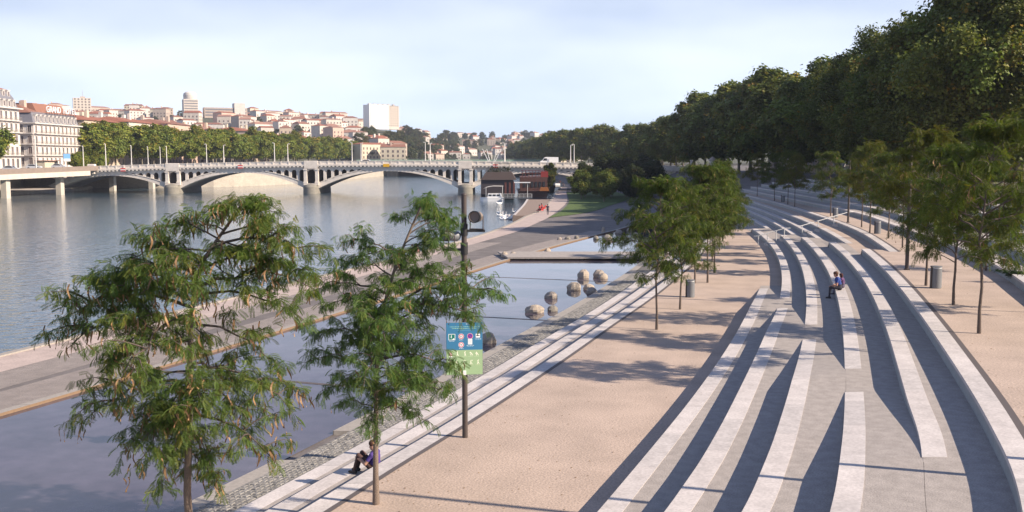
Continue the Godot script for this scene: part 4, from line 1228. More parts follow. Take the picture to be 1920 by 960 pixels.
func hills() -> void:
	var s := Shape.new()
	var us := []
	for i in 53: us.append(-0.72 + i * 0.022)
	for i in 52:
		for j in 30:
			var q := []
			for e in [[0, 0], [1, 0], [1, 1], [0, 1]]:
				var u: float = us[i + e[0]]
				var d: float = lerpf(620.0, 2600.0, pow((j + e[1]) / 30.0, 1.15))
				q.append(Vector3(u * d, hill_y(u, d) - 0.4, -d))
			s.quad(q[0], q[1], q[2], q[3])
	struct("hills", s, M.hill)
	var r := RandomNumberGenerator.new()
	r.seed = 99
	# houses: rows up the slope
	var used := {}
	var tone := ["cream", "tan", "pink", "white", "yellow", "brown"]
	var zone := ["far left", "above the hotel roof", "below the round-topped tower", "mid hill", "near the big white slab block", "below the wooded slope", "on the far hillside", "far hill's right end"]
	var rows := ["low down", "halfway up", "high up", "on the crest"]
	var count := 0
	for row in 14:
		var k := row / 13.0
		var u := -0.53
		while u < 0.085:
			var right := u > -0.115
			var c := crest_d(u)
			var d0 := lerpf(640.0, 1150.0, smoothstep(-0.14, -0.02, u))
			var w := (r.randf_range(9, 19) if r.randf() < 0.8 else r.randf_range(20, 34)) if not right else r.randf_range(8, 17)
			var d := lerpf(d0 + 30, c - 5, clampf(k + r.randf_range(-0.06, 0.06), 0, 1))
			var x := u * d
			var h := r.randf_range(7, 15.5) if not right else r.randf_range(6, 10)
			var wooded := (u > -0.155 and u < -0.02 and k > 0.25 and k < 0.9)
			var skip := r.randf() < (0.16 if not right else 0.5)
			if wooded: skip = skip or r.randf() < 0.75
			if u > -0.15 and u < -0.115 and k > 0.6: skip = true
			if ((u > -0.347 and u < -0.285) or (u > -0.45 and u < -0.425)) and k > 0.62: skip = true
			if u < -0.125 and row < 3 and (u < -0.165 or row < 1): skip = true
			if not skip:
				var kind := [0, 0, 1, 2, 3, 3, 4, 5, 0, 3][r.randi() % 10] as int
				var roof := r.randi() % 3
				var z := clampi(int((u + 0.53) / 0.077), 0, 7)
				var lab := "%s %s, %s roof, %s %s" % [tone[kind], "house" if w < 14 else ("wide house" if w < 20 else "long block"), ["red", "dark red", "brownish"][roof], rows[clampi(int(k * 3.9), 0, 3)], zone[z]]
				house(Vector3(x, hill_y(u, d) - 2.0, -d), Vector3(w, h + 2.0, r.randf_range(10, 14)), r.randf_range(0.0, 1.0), kind, roof, lab, r)
				count += 1
			u += (w + r.randf_range(0, 7)) / d
	# landmarks
	var t := thing("slab_block", "big white slab apartment block on the hill's right end", "building", far(715, 236, 1120) + Vector3(0, -4, 0), 0.7)
	s = Shape.new(); s.box(Vector3(-6.5, 13.5, 0), Vector3(26, 27, 13)); obj("wall", s, M.white_paint, t)
	s = Shape.new(); s.box(Vector3(13.2, 13.2, 0), Vector3(12.5, 26.4, 13.4)); obj("wall", s, M.wall[0], t)
	for f in 9:
		for k in 8: window(t, t.position + t.basis * Vector3(-17.5 + k * 3.2, 4.3 + f * 2.65, 6.5), 1.6, 1.3, t.basis.z, false)
		for k in 4: window(t, t.position + t.basis * Vector3(8.6 + k * 3.0, 4.3 + f * 2.65, 6.7), 1.7, 1.3, t.basis.z, false)
	for o in t.get_children():
		if String(o.name).begins_with("window"): o.transform = t.transform.affine_inverse() * Transform3D(o.transform.basis, o.transform.origin + t.position)
	s = Shape.new()
	for k in 6: s.box(Vector3(-16 + k * 6.4, 27.6, 0), Vector3(2.0, 1.6, 3))
	tag(obj("roof_vents", s, M.wall[5], t), "", "", "", "stuff")
	t = thing("round_tower", "pale tower block with a rounded top, tallest on the left hill", "building", far(357, 212, 1040) + Vector3(0, -4, 0), 0.45)
	s = Shape.new(); s.box(Vector3(0, 9, 0), Vector3(14.5, 18, 13)); obj("wall", s, M.wall[0], t)
	s = Shape.new(); s.lathe([Vector2(6.6, 0), Vector2(6.8, 4), Vector2(6.2, 6.4), Vector2(4.0, 7.9), Vector2(0, 8.3)], 18, Transform3D(Basis(), Vector3(0, 18, 0))); obj("round_top", s, M.wall[3], t)
	for f in 6:
		s = Shape.new(); s.box(Vector3(0, 3.2 + f * 2.6, 6.55), Vector3(13.2, 1.1, 0.12)); obj("window", s, M.slate, t)
	s = Shape.new(); s.box(Vector3(35, 4.5, 2), Vector3(44, 11, 12)); obj("side_wing", s, M.wall[5], t)
	for f in 3:
		s = Shape.new(); s.box(Vector3(35, 2.0 + f * 3.0, 8.1), Vector3(42, 1.4, 0.14)); obj("window", s, M.slate, t)
	s = Shape.new(); s.box(Vector3(49, 7, 3), Vector3(11, 16, 13)); obj("side_wing", s, M.wall[3], t)
	t = thing("flat_tower", "square pinkish tower block with a mast, on the left crest", "building", far(154, 205, 1080) + Vector3(0, -4, 0), 0.45)
	s = Shape.new(); s.box(Vector3(0, 8, 0), Vector3(18, 16, 12)); obj("wall", s, M.wall[0], t)
	s = Shape.new(); s.box(Vector3(1, 16.8, 0), Vector3(5, 1.8, 5)); s.tube([Vector3(1, 17, 0), Vector3(1, 25, 0)], [0.22, 0.12], 5); obj("mast", s, M.wall[5], t)
	for f in 5:
		for k in 5:
			s = Shape.new(); s.box(Vector3(-7 + k * 3.5, 3 + f * 2.9, 6.05), Vector3(1.5, 1.4, 0.12)); obj("window", s, M.window, t)
	t = thing("thin_tower", "thin pale tower standing above the far right trees", "tower", far(1112, 262, 1500), 0.2)
	s = Shape.new(); s.box(Vector3(0, 9, 0), Vector3(5, 18, 5)); obj("wall", s, M.wall[3], t)
	s = Shape.new(); s.box(Vector3(0, 18.5, 0), Vector3(3, 1.4, 3)); obj("roof", s, M.wall[0], t)
	# distant footbridge beyond the arches
	t = thing("far_bridge", "distant low bridge with a greenish deck and a white pier", "bridge", Vector3(-45, 0, -640))
	s = Shape.new(); s.box(Vector3(-35, 9.6, -640), Vector3(130, 1.3, 6)); obj("deck", s, mat(Color(0.28, 0.40, 0.33), 0.7), t, t.position)
	s = Shape.new(); s.box(Vector3(-77, 3.5, -640), Vector3(7, 7, 9)); s.box(Vector3(-77, 7.5, -640), Vector3(9, 3, 8)); obj("pier", s, M.viaduct, t, t.position)
	s = Shape.new(); s.box(Vector3(-35, 10.9, -637.2), Vector3(130, 0.12, 0.12)); obj("railing", s, M.grey_metal, t, t.position)
	t = thing("splayed_masts", "four white masts splayed in a fan behind the bridge", "mast", Vector3(-11.5, 9.6, -560))
	for e in [[-5.2, 0.5], [-2.8, -0.5], [3.2, 0.5], [5.4, -0.5]]:
		s = Shape.new(); s.tube([Vector3(e[0] * 0.12, -3, 0), Vector3(e[0], 6.6, e[1])], [0.26, 0.17], 6); obj("mast_pole", s, M.white_paint, t)

func house(at: Vector3, size: Vector3, turn: float, kind: int, roof: int, label: String, r: RandomNumberGenerator) -> void:
	var t := thing("hill_house", label, "house", at, turn, "houses on the hillside")
	var s := Shape.new()
	s.box(Vector3(0, size.y * 0.5, 0), size)
	obj("wall", s, M.wall[kind], t)
	s = Shape.new()
	var rh := r.randf_range(1.2, 2.6)
	s.hexa(Vector3(0, size.y + rh * 0.5, 0), Vector3(size.x + 0.6, rh, size.z + 0.6), Vector3(maxf(size.x - size.z * r.randf_range(0.0, 0.9), 1.0), rh, 0.4))
	var rf := obj("roof", s, M.tile[roof], t)
	if r.randf() < 0.6:
		s = Shape.new()
		s.box(Vector3(size.x * r.randf_range(-0.35, 0.35), size.y + rh, r.randf_range(-2, 2)), Vector3(1.4, 2.6, 1.2))
		obj("chimney", s, M.wall[r.randi() % 4], rf)
	s = Shape.new()
	var floors := int((size.y - 3.0) / 3.1)
	var bays := int(size.x / 3.3)
	for f in floors:
		for k in bays:
			s.box(Vector3(size.x * ((k + 0.5) / bays - 0.5), 4.0 + f * 3.1, size.z * 0.5 + 0.03), Vector3(1.15, 1.7, 0.1))
		for k in 3:
			s.box(Vector3(size.x * 0.5 + 0.03, 4.0 + f * 3.1, size.z * (0.3 * k - 0.3)), Vector3(0.1, 1.7, 1.1))
	if floors > 0: tag(obj("windows", s, M.window, t), "", "", "", "stuff")

# ---------------------------------------------------------------- right bank behind the trees
func right_bank() -> void:
	var t: Node3D
	for e in [[-172.0, 26.0, 44.0, 27.2, 0, "pale stone apartment building half hidden behind the nearest plane trees"], [-222.0, 20.0, 50.0, 22.0, 3, "white apartment building behind the middle of the plane tree row"], [-280.0, 20.0, 60.0, 20.0, 1, "tan building behind the plane trees near the bridge"]]:
		town_block_west(Vector3(90, QUAY, e[0]), Vector3(e[1], e[3], e[2]), e[4], e[5])
	# round advertising column and other pieces at the far end of the quay
	t = thing("advertising_column", "pale round advertising column under the plane trees by the bridge", "column", Vector3(51, QUAY, -252))
	var s := Shape.new(); s.lathe([Vector2(0.9, 0), Vector2(0.9, 0.5), Vector2(0.8, 0.55), Vector2(0.8, 3.2)], 16); obj("drum", s, M.wall[3], t)
	s = Shape.new(); s.lathe([Vector2(1.05, 3.2), Vector2(1.05, 3.45), Vector2(0.6, 3.9), Vector2(0, 4.3)], 16); obj("cap", s, M.wall[5], t)
	var k := 0
	for e in [[1218, 308, 283.0], [1224, 308, 279.0], [1296, 318, 262.0]]:
		var p := far(e[0], e[1], e[2])
		s = Shape.new()
		s.box(Vector3(0, 1.6, 0), Vector3(0.5, 3.2, 0.5)); s.box(Vector3(0, 3.3, 0), Vector3(0.7, 0.25, 0.7))
		var o := obj("gate_post", s, M.wall[3], self)
		o.position = Vector3(p.x, QUAY, p.z)
		tag(o, "pale stone post at the end of the bridge road, %s" % ["leftmost", "second", "nearest the advertising column"][k], "post")
		k += 1
	# vehicles
	var van := thing("white_van", "white delivery van crossing the right part of the bridge", "van", Vector3(11.5, deck_y(11.5) + 0.05, BZ - 4.0))
	van_parts(van)
	var car := car_model("car", "white car", Color(0.75, 0.75, 0.75))
	var cp := far(1172, 312, 285)
	car.position = Vector3(cp.x, deck_y(34.0) + 0.02, BZ - 4.2)
	car.scale = Vector3.ONE * 1.25
	car.set_meta("label", "white car coming onto the right end of the bridge")
	copy_of(car, Vector3(-44, deck_y(-44) + 0.02, BZ - 4.2), 0, "white car on the bridge left of the middle")
	copy_of(car, Vector3(15.2, 0.82, -330), PI / 2, "white car parked on the lower quay under the bridge")

func town_block_west(at: Vector3, size: Vector3, kind: int, label: String) -> void:
	var t := thing("quay_building", label, "building", at)
	var s := Shape.new(); s.box(Vector3(0, size.y * 0.5, 0), size); obj("wall", s, M.wall[kind], t)
	s = Shape.new(); s.hexa(Vector3(0, size.y + 1.5, 0), Vector3(size.x + 1, 3, size.z + 1), Vector3(size.x - 6, 3, size.z - 6)); obj("roof", s, M.slate, t)
	for f in 6:
		for k in 12:
			window(t, at + Vector3(-size.x * 0.5, 2.5 + f * 3.7, size.z * ((k + 0.5) / 12 - 0.5)), 1.2, 2.1, Vector3.LEFT, true)
		for k in 4:
			window(t, at + Vector3(size.x * (0.25 * k - 0.375), 2.5 + f * 3.7, size.z * 0.5), 1.2, 2.1, Vector3.BACK, true)

func wheel(t: Node3D, at: Vector3, r: float) -> void:
	var s := Shape.new()
	var xf := Transform3D(Basis(Vector3.RIGHT, PI / 2), at - Vector3(0, 0, 0.1))
	s.lathe([Vector2(0, 0), Vector2(r, 0), Vector2(r, 0.2), Vector2(0, 0.2)], 12, xf)
	var w := obj("wheel", s, M.black, t)
	s = Shape.new()
	s.lathe([Vector2(0, -0.02), Vector2(r * 0.55, -0.01), Vector2(r * 0.55, 0.22), Vector2(0, 0.23)], 8, xf)
	obj("rim", s, M.grey_metal, w)

func car_model(called: String, label: String, c: Color) -> Node3D:
	var t := thing(called, label, "car")
	var m := mat(c, 0.3)
	var s := Shape.new()
	var side := PackedVector2Array([Vector2(-2.0, 0.3), Vector2(2.0, 0.3), Vector2(2.05, 0.65), Vector2(1.85, 0.85), Vector2(1.0, 0.95), Vector2(0.35, 1.42), Vector2(-1.1, 1.45), Vector2(-1.85, 1.0), Vector2(-2.05, 0.8)])
	s.prism(side, 1.6, Transform3D(Basis(), Vector3(0, 0, 0.8)))
	obj("body", s, m, t)
	for z in [0.805, -0.805]:
		s = Shape.new()
		s.prism(PackedVector2Array([Vector2(0.75, 0.95), Vector2(0.28, 1.34), Vector2(-1.05, 1.36), Vector2(-1.55, 0.98)]), 0.02, Transform3D(Basis(), Vector3(0, 0, z + 0.01)))
		obj("side_window", s, M.glass, t)
		for x in [-1.25, 1.3]: wheel(t, Vector3(x, 0.3, z - 0.03), 0.3)
	s = Shape.new()
	s.quad(Vector3(0.99, 0.97, 0.7), Vector3(0.99, 0.97, -0.7), Vector3(0.42, 1.39, -0.62), Vector3(0.42, 1.39, 0.62))
	obj("windscreen", s, M.glass, t)
	return t

func van_parts(t: Node3D) -> void:
	var s := Shape.new()
	var side := PackedVector2Array([Vector2(-3.0, 0.4), Vector2(2.6, 0.4), Vector2(2.6, 2.55), Vector2(-1.2, 2.6), Vector2(-1.6, 2.45), Vector2(-2.3, 1.55), Vector2(-2.95, 1.3)])
	s.prism(side, 2.0, Transform3D(Basis(), Vector3(0, 0, 1.0)))
	obj("body", s, M.white_paint, t)
	for z in [1.0, -1.02]:
		s = Shape.new()
		s.prism(PackedVector2Array([Vector2(-2.2, 1.5), Vector2(-0.9, 1.5), Vector2(-0.9, 2.2), Vector2(-1.65, 2.2)]), 0.02, Transform3D(Basis(), Vector3(0, 0, z + 0.02)))
		obj("side_window", s, M.glass, t)
		for x in [-2.0, 1.7]: wheel(t, Vector3(x, 0.38, z - 0.05), 0.38)
	s = Shape.new()
	s.quad(Vector3(-2.36, 1.57, -0.85), Vector3(-2.36, 1.57, 0.85), Vector3(-1.66, 2.42, 0.8), Vector3(-1.66, 2.42, -0.8))
	obj("windscreen", s, M.glass, t)

# ---------------------------------------------------------------- trees
func scatter(called: String, parent: Node3D, leaf: Mesh, m: Material, xf: Array, tint: Array) -> MultiMeshInstance3D:
	var mm := MultiMesh.new()
	mm.transform_format = MultiMesh.TRANSFORM_3D; mm.use_colors = true
	mm.mesh = leaf
	mm.instance_count = xf.size()
	for i in xf.size():
		mm.set_instance_transform(i, xf[i])
		mm.set_instance_color(i, tint[i])
	var o := MultiMeshInstance3D.new()
	o.multimesh = mm; o.material_override = m; o.name = called
	parent.add_child(o, true)
	o.set_meta("kind", "stuff")
	return o

func pinnate_leaf(pairs: int, long: float, wide: float) -> ArrayMesh:     # a feathered leaf that hangs along -y, its blade facing z
	var s := Shape.new()
	for i in pairs:
		var f := (i + 0.5) / pairs
		var bend := Vector3(0, -long * (f - 0.12 * f * f), -long * 0.22 * f * f)
		var lw := wide * (0.55 + 1.1 * f * (1.15 - f))
		for q in [-1.0, 1.0]:
			var tip := bend + Vector3(q * lw, -lw * 0.75, lw * 0.12)
			var side := Vector3(q * 0.3, -0.9, 0).normalized().cross(Vector3(0, 0, 1)) * (long / pairs * 0.36)
			var mid := (bend + tip) * 0.5 + Vector3(0, 0, lw * 0.16)
			s.tri(bend, mid - side, tip); s.tri(bend, tip, mid + side)
	return s.mesh()

func leaf_cluster(n: int, radius: float, size: float, sd: int) -> ArrayMesh:   # a spray of broad leaves
	var r := RandomNumberGenerator.new()
	r.seed = sd
	var s := Shape.new()
	for i in n:
		var at := Vector3(r.randfn(), r.randfn() * 0.75, r.randfn()) * radius * 0.55
		var nrm := (Vector3(r.randfn(), 0.9 + r.randf(), r.randfn()) + at.normalized() * 0.8).normalized()
		var ax := nrm.cross(Vector3(r.randfn(), r.randfn(), r.randfn())).normalized()
		var ay := nrm.cross(ax)
		var k := size * r.randf_range(0.65, 1.2)
		var fold := nrm * k * 0.14
		s.tri(at - ay * k * 0.5, at + ax * k * 0.5 + fold, at + ay * k * 0.55)
		s.tri(at - ay * k * 0.5, at + ay * k * 0.55, at - ax * k * 0.5 + fold)
	return s.mesh()

func bend_path(a: Vector3, b: Vector3, sag: float, r: RandomNumberGenerator, n := 6) -> Array:    # a limb from a to b that first climbs, then droops
	var p := []
	for i in n + 1:
		var f := float(i) / n
		var q := a.lerp(b, f)
		q.y += sag * sin(f * PI)
		if i > 0 and i < n: q += Vector3(r.randfn(), r.randfn(), r.randfn()) * a.distance_to(b) * 0.018
		p.append(q)
	return p

func along(path: Array, f: float) -> Vector3:
	var t := clampf(f, 0, 0.9999) * (path.size() - 1)
	var i := int(t)
	return path[i].lerp(path[i + 1], t - i)

# limbs: [where on the trunk 0..1, tip]. Leaves hang from twigs all along each limb.
func locust(label: String, trunk: Array, trunk_r: float, limbs: Array, leaf: Mesh, leaf_size: float, gap: float, pods: int, hue: Vector3, sd: int, pale: bool) -> Node3D:
	var r := RandomNumberGenerator.new()
	r.seed = sd
	var t := thing("locust_tree", label, "tree")
	var s := Shape.new()
	var radii := []
	for i in trunk.size(): radii.append(lerpf(trunk_r, 0.022, pow(float(i) / (trunk.size() - 1), 0.8)))
	radii[0] = trunk_r * 1.18
	s.tube(trunk, radii, 9)
	obj("trunk", s, M.bark_pale if pale else M.bark, t)
	var xf := []; var tint := []
	var pod_xf := []; var pod_tint := []
	for e in limbs:
		var a := along(trunk, e[0])
		var b: Vector3 = e[1]
		var reach := a.distance_to(b)
		var p := bend_path(a, b, reach * 0.14, r)
		s = Shape.new()
		var rr := clampf(reach * 0.016, 0.012, 0.04)
		var lr := []
		for i in p.size(): lr.append(lerpf(rr, 0.006, float(i) / (p.size() - 1)))
		s.tube(p, lr, 5)
		obj("limb", s, M.bark, t)
		# side branches that climb and spread, so that the foliage gathers in rounded sprays
		var arms := [[p, 0.45, reach]]
		var n_arms := clampi(int(reach * 2.6), 2, 6)
		for k in n_arms:
			var g := lerpf(0.28, 0.92, (k + r.randf() * 0.7) / n_arms)
			var root := along(p, g)
			var dir: Vector3 = (along(p, minf(g + 0.1, 1.0)) - along(p, g - 0.1)).normalized()
			var flat_side := dir.cross(Vector3.UP).normalized() * (1.0 if k % 2 else -1.0)
			var d := (flat_side * r.randf_range(0.5, 1.1) + dir * r.randf_range(0.3, 0.9) + Vector3.UP * r.randf_range(0.0, 0.8)).normalized()
			var long := clampf(reach * r.randf_range(0.28, 0.48) * (1.15 - 0.45 * g), 0.22, 0.95)
			var q := bend_path(root, root + d * long, long * 0.12, r, 4)
			var arm := Shape.new()
			arm.tube(q, [rr * 0.5, rr * 0.42, rr * 0.34, 0.006, 0.004], 4)
			obj("branch", arm, M.bark, t)
			arms.append([q, 0.2, long])
		for arm in arms:
			var path: Array = arm[0]
			var long: float = arm[2]
			var f: float = arm[1]
			var side := 1.0
			while f < 1.03:
				var root := along(path, f)
				var dir: Vector3 = (along(path, minf(f + 0.12, 1.0)) - along(path, f - 0.12)).normalized()
				var across := dir.cross(Vector3.UP).normalized()
				var tw := r.randf_range(0.14, 0.40) * (1.0 - 0.25 * f)
				var d := (across * side * r.randf_range(0.2, 1.1) + dir * r.randf_range(0.0, 1.0) + Vector3.UP * r.randf_range(-0.35, 0.85)).normalized()
				side = -side
				var shade := r.randf_range(0.75, 1.25)
				var q := 0.0
				while q < tw:
					var at := root + d * q + Vector3.DOWN * q * q * 0.8
					var out := (d * r.randf_range(-0.1, 0.9) + Vector3(r.randfn(), 0, r.randfn()) * 0.55 + Vector3.DOWN * r.randf_range(0.1, 1.35)).normalized()
					var y := -out
					var z := y.cross(Vector3(r.randfn(), r.randfn() * 0.3, r.randfn())).normalized()
					if z.y < 0: z = -z      # blades tend to face the sky
					var k := leaf_size * r.randf_range(0.7, 1.2)
					xf.append(Transform3D(Basis(y.cross(z), y, z) * k, at))
					var g := shade * r.randf_range(0.85, 1.15)
					var yel := pow(r.randf(), 5.0) * 0.9
					tint.append(Color(hue.x * g * (1 + 1.0 * yel), hue.y * g * (1 + 0.25 * yel), hue.z * g))
					q += gap * r.randf_range(0.6, 1.4)
				if pods > 0 and r.randf() < pods * 0.008:
					for k in 1 + r.randi() % 4:
						var at := root + d * r.randf_range(0.0, 0.2) + Vector3(r.randfn(), r.randfn() - 1.0, r.randfn()) * 0.07
						pod_xf.append(Transform3D(Basis(Vector3.UP, r.randf() * TAU) * Basis(Vector3.RIGHT, r.randfn() * 0.3) * r.randf_range(0.7, 1.2), at))
						var g := r.randf_range(0.6, 1.3)
						pod_tint.append(Color(0.31 * g, 0.19 * g, 0.095 * g))
				f += (0.085 if pale else 0.12) / maxf(long, 0.3) * r.randf_range(0.7, 1.3)
	scatter("foliage", t, leaf, M.locust, xf, tint)
	if pod_xf.size():
		s = Shape.new()
		var w := 0.012
		var last := Vector3.ZERO
		for i in range(1, 7):
			var f := i / 6.0
			var q := Vector3(sin(f * 4.4) * 0.025, -0.24 * f, cos(f * 3.3) * 0.03 - 0.03)
			s.quad(last + Vector3(-w, 0, w * sin(f * 3)), q + Vector3(-w, 0, w * sin(f * 3 + 0.5)), q + Vector3(w, 0, -w * sin(f * 3 + 0.5)), last + Vector3(w, 0, -w * sin(f * 3)))
			last = q
		scatter("seed_pods", t, s.mesh(), M.pod, pod_xf, pod_tint)
	return t

func shaped_locust(label: String, base: Vector3, d: float, trunk_px: Array, limbs_px: Array, trunk_r: float, leaf: Mesh, pods: int, hue: Vector3, sd: int) -> Node3D:
	# a tree whose limbs were measured on the photograph, given depth of their own, with more limbs towards and away from the eye
	var r := RandomNumberGenerator.new()
	r.seed = sd
	var trunk := [Vector3.ZERO]
	for p in trunk_px: trunk.append(far(p[0], p[1], d + p[2]) - base)
	var even := []
	for i in 13: even.append(along(trunk, i / 12.0))
	var limbs := []
	for e in limbs_px:
		var dz: float = e[3] if e.size() > 3 else r.randf_range(-0.8, 0.8)
		limbs.append([e[0], far(e[1], e[2], d + dz) - base])
	var n := limbs.size()
	for i in n:     # limbs in the other directions, of like reach
		var a: Vector3 = along(even, limbs[i][0])
		var w: Vector3 = limbs[i][1] - a
		for k in (2 if limbs[i][0] < 0.55 else (1 if limbs[i][0] < 0.82 else 0)):
			var v := w.rotated(Vector3.UP, (1.0 if r.randf() < 0.5 else -1.0) * r.randf_range(0.8, 2.0)) * r.randf_range(0.5, 0.85)
			limbs.append([clampf(limbs[i][0] + r.randf_range(-0.05, 0.05), 0.2, 0.99), a + v + Vector3.UP * r.randf_range(-0.25, 0.25)])
	for i in n:
		if r.randf() < 0.35:
			var a: Vector3 = along(even, limbs[i][0])
			limbs.append([clampf(limbs[i][0] + 0.03, 0, 0.99), a + (limbs[i][1] - a) * 0.55 + Vector3(r.randfn(), r.randfn(), r.randfn()) * 0.25])
	var t := locust(label, even, trunk_r, limbs, leaf, 1.03, 0.054, pods, hue, sd + 1, true)
	t.position = base
	return t

func plain_locust(label: String, hue: Vector3, sd: int, leaf: Mesh, low := 0.33, h := 6.9) -> Node3D:
	var r := RandomNumberGenerator.new()
	r.seed = sd
	var trunk := []
	for i in 9: trunk.append(Vector3(r.randfn() * 0.02 * i, h * 0.93 * i / 8.0, r.randfn() * 0.02 * i))
	var limbs := []
	for i in 42:
		var f := lerpf(low, 0.97, (i + r.randf() * 0.6) / 24.0)
		var k := (f - low) / (1.0 - low)
		var reach := lerpf(2.0, 0.9, k * k) * r.randf_range(0.7, 1.25) * (0.75 + 0.4 * smoothstep(0.0, 0.25, k))
		var o := i * 2.4 + r.randf_range(-0.4, 0.4)
		limbs.append([f, along(trunk, f) + Vector3(cos(o) * reach, r.randf_range(0.05, 0.55) + 0.25 * k, sin(o) * reach)])
	return locust(label, trunk, 0.062, limbs, leaf, 1.3, 0.085, 5, hue, sd + 1, false)

func plane_tree(called: String, label: String, h: float, low: float, spread: float, blobs: int, per: int, leaf: Array, hue: Vector3, sd: int, trunk_r := 0.42) -> Node3D:
	var r := RandomNumberGenerator.new()
	r.seed = sd
	var t := thing(called, label, "tree")
	var s := Shape.new()
	var trunk := []
	var radii := []
	for i in 8:
		var f := i / 7.0
		trunk.append(Vector3(sin(f * 4 + sd) * 0.35 * f, h * 0.72 * f, cos(f * 3 + sd) * 0.35 * f))
		radii.append(trunk_r * (1.25 if i == 0 else lerpf(1.0, 0.25, f)))
	s.tube(trunk, radii, 8)
	obj("trunk", s, M.bark_plane, t)
	var centre := Vector3(0, (h + low) * 0.5, 0)
	var up := (h - low) * 0.5
	var balls := []
	for i in blobs:
		var y := 1.0 - 2.0 * (i + 0.5) / blobs
		var o := i * 2.39996 + r.randf_range(-0.3, 0.3)
		var q := sqrt(1 - y * y)
		var k := r.randf_range(0.5, 1.06)
		var wide := spread * (1.0 + 0.12 * r.randfn())
		# fuller below the middle, narrower at the top
		var fy := y * up * k
		var taper := 1.0 - 0.28 * maxf(y, 0.0)
		balls.append([centre + Vector3(cos(o) * q * wide * k * taper, fy, sin(o) * q * wide * k * taper), spread * r.randf_range(0.13, 0.30)])
	for i in 9:
		var b = balls[(i * 7 + 3) % balls.size()]
		s = Shape.new()
		var p := bend_path(along(trunk, r.randf_range(0.35, 0.95)), b[0], 0.6, r, 4)
		s.tube(p, [trunk_r * 0.4, trunk_r * 0.33, trunk_r * 0.25, trunk_r * 0.18, trunk_r * 0.1], 5)
		obj("limb", s, M.bark_plane, t)
	var xf := []; var tint := []
	for b in balls:
		var tone := r.randf_range(0.75, 1.2)
		var warm := r.randf_range(-0.10, 0.16)
		for i in per:
			var d := Vector3(r.randfn(), r.randfn(), r.randfn()).normalized()
			var at: Vector3 = b[0] + d * b[1] * pow(r.randf(), 0.45) * (1.0 if r.randf() < 0.85 else 1.45) * Vector3(1, 0.8, 1)
			var g := tone * r.randf_range(0.75, 1.25)
			var dead := pow(r.randf(), 14.0)
			xf.append(Transform3D(Basis(Vector3.UP, r.randf() * TAU) * Basis(Vector3.RIGHT, r.randfn() * 0.4) * r.randf_range(0.8, 1.25), at))
			tint.append(Color(hue.x * g * (1 + warm + dead), hue.y * g, hue.z * g * (1 - 0.5 * dead)))
	scatter("crown", t, leaf[sd % leaf.size()], M.plane, xf, tint)
	return t

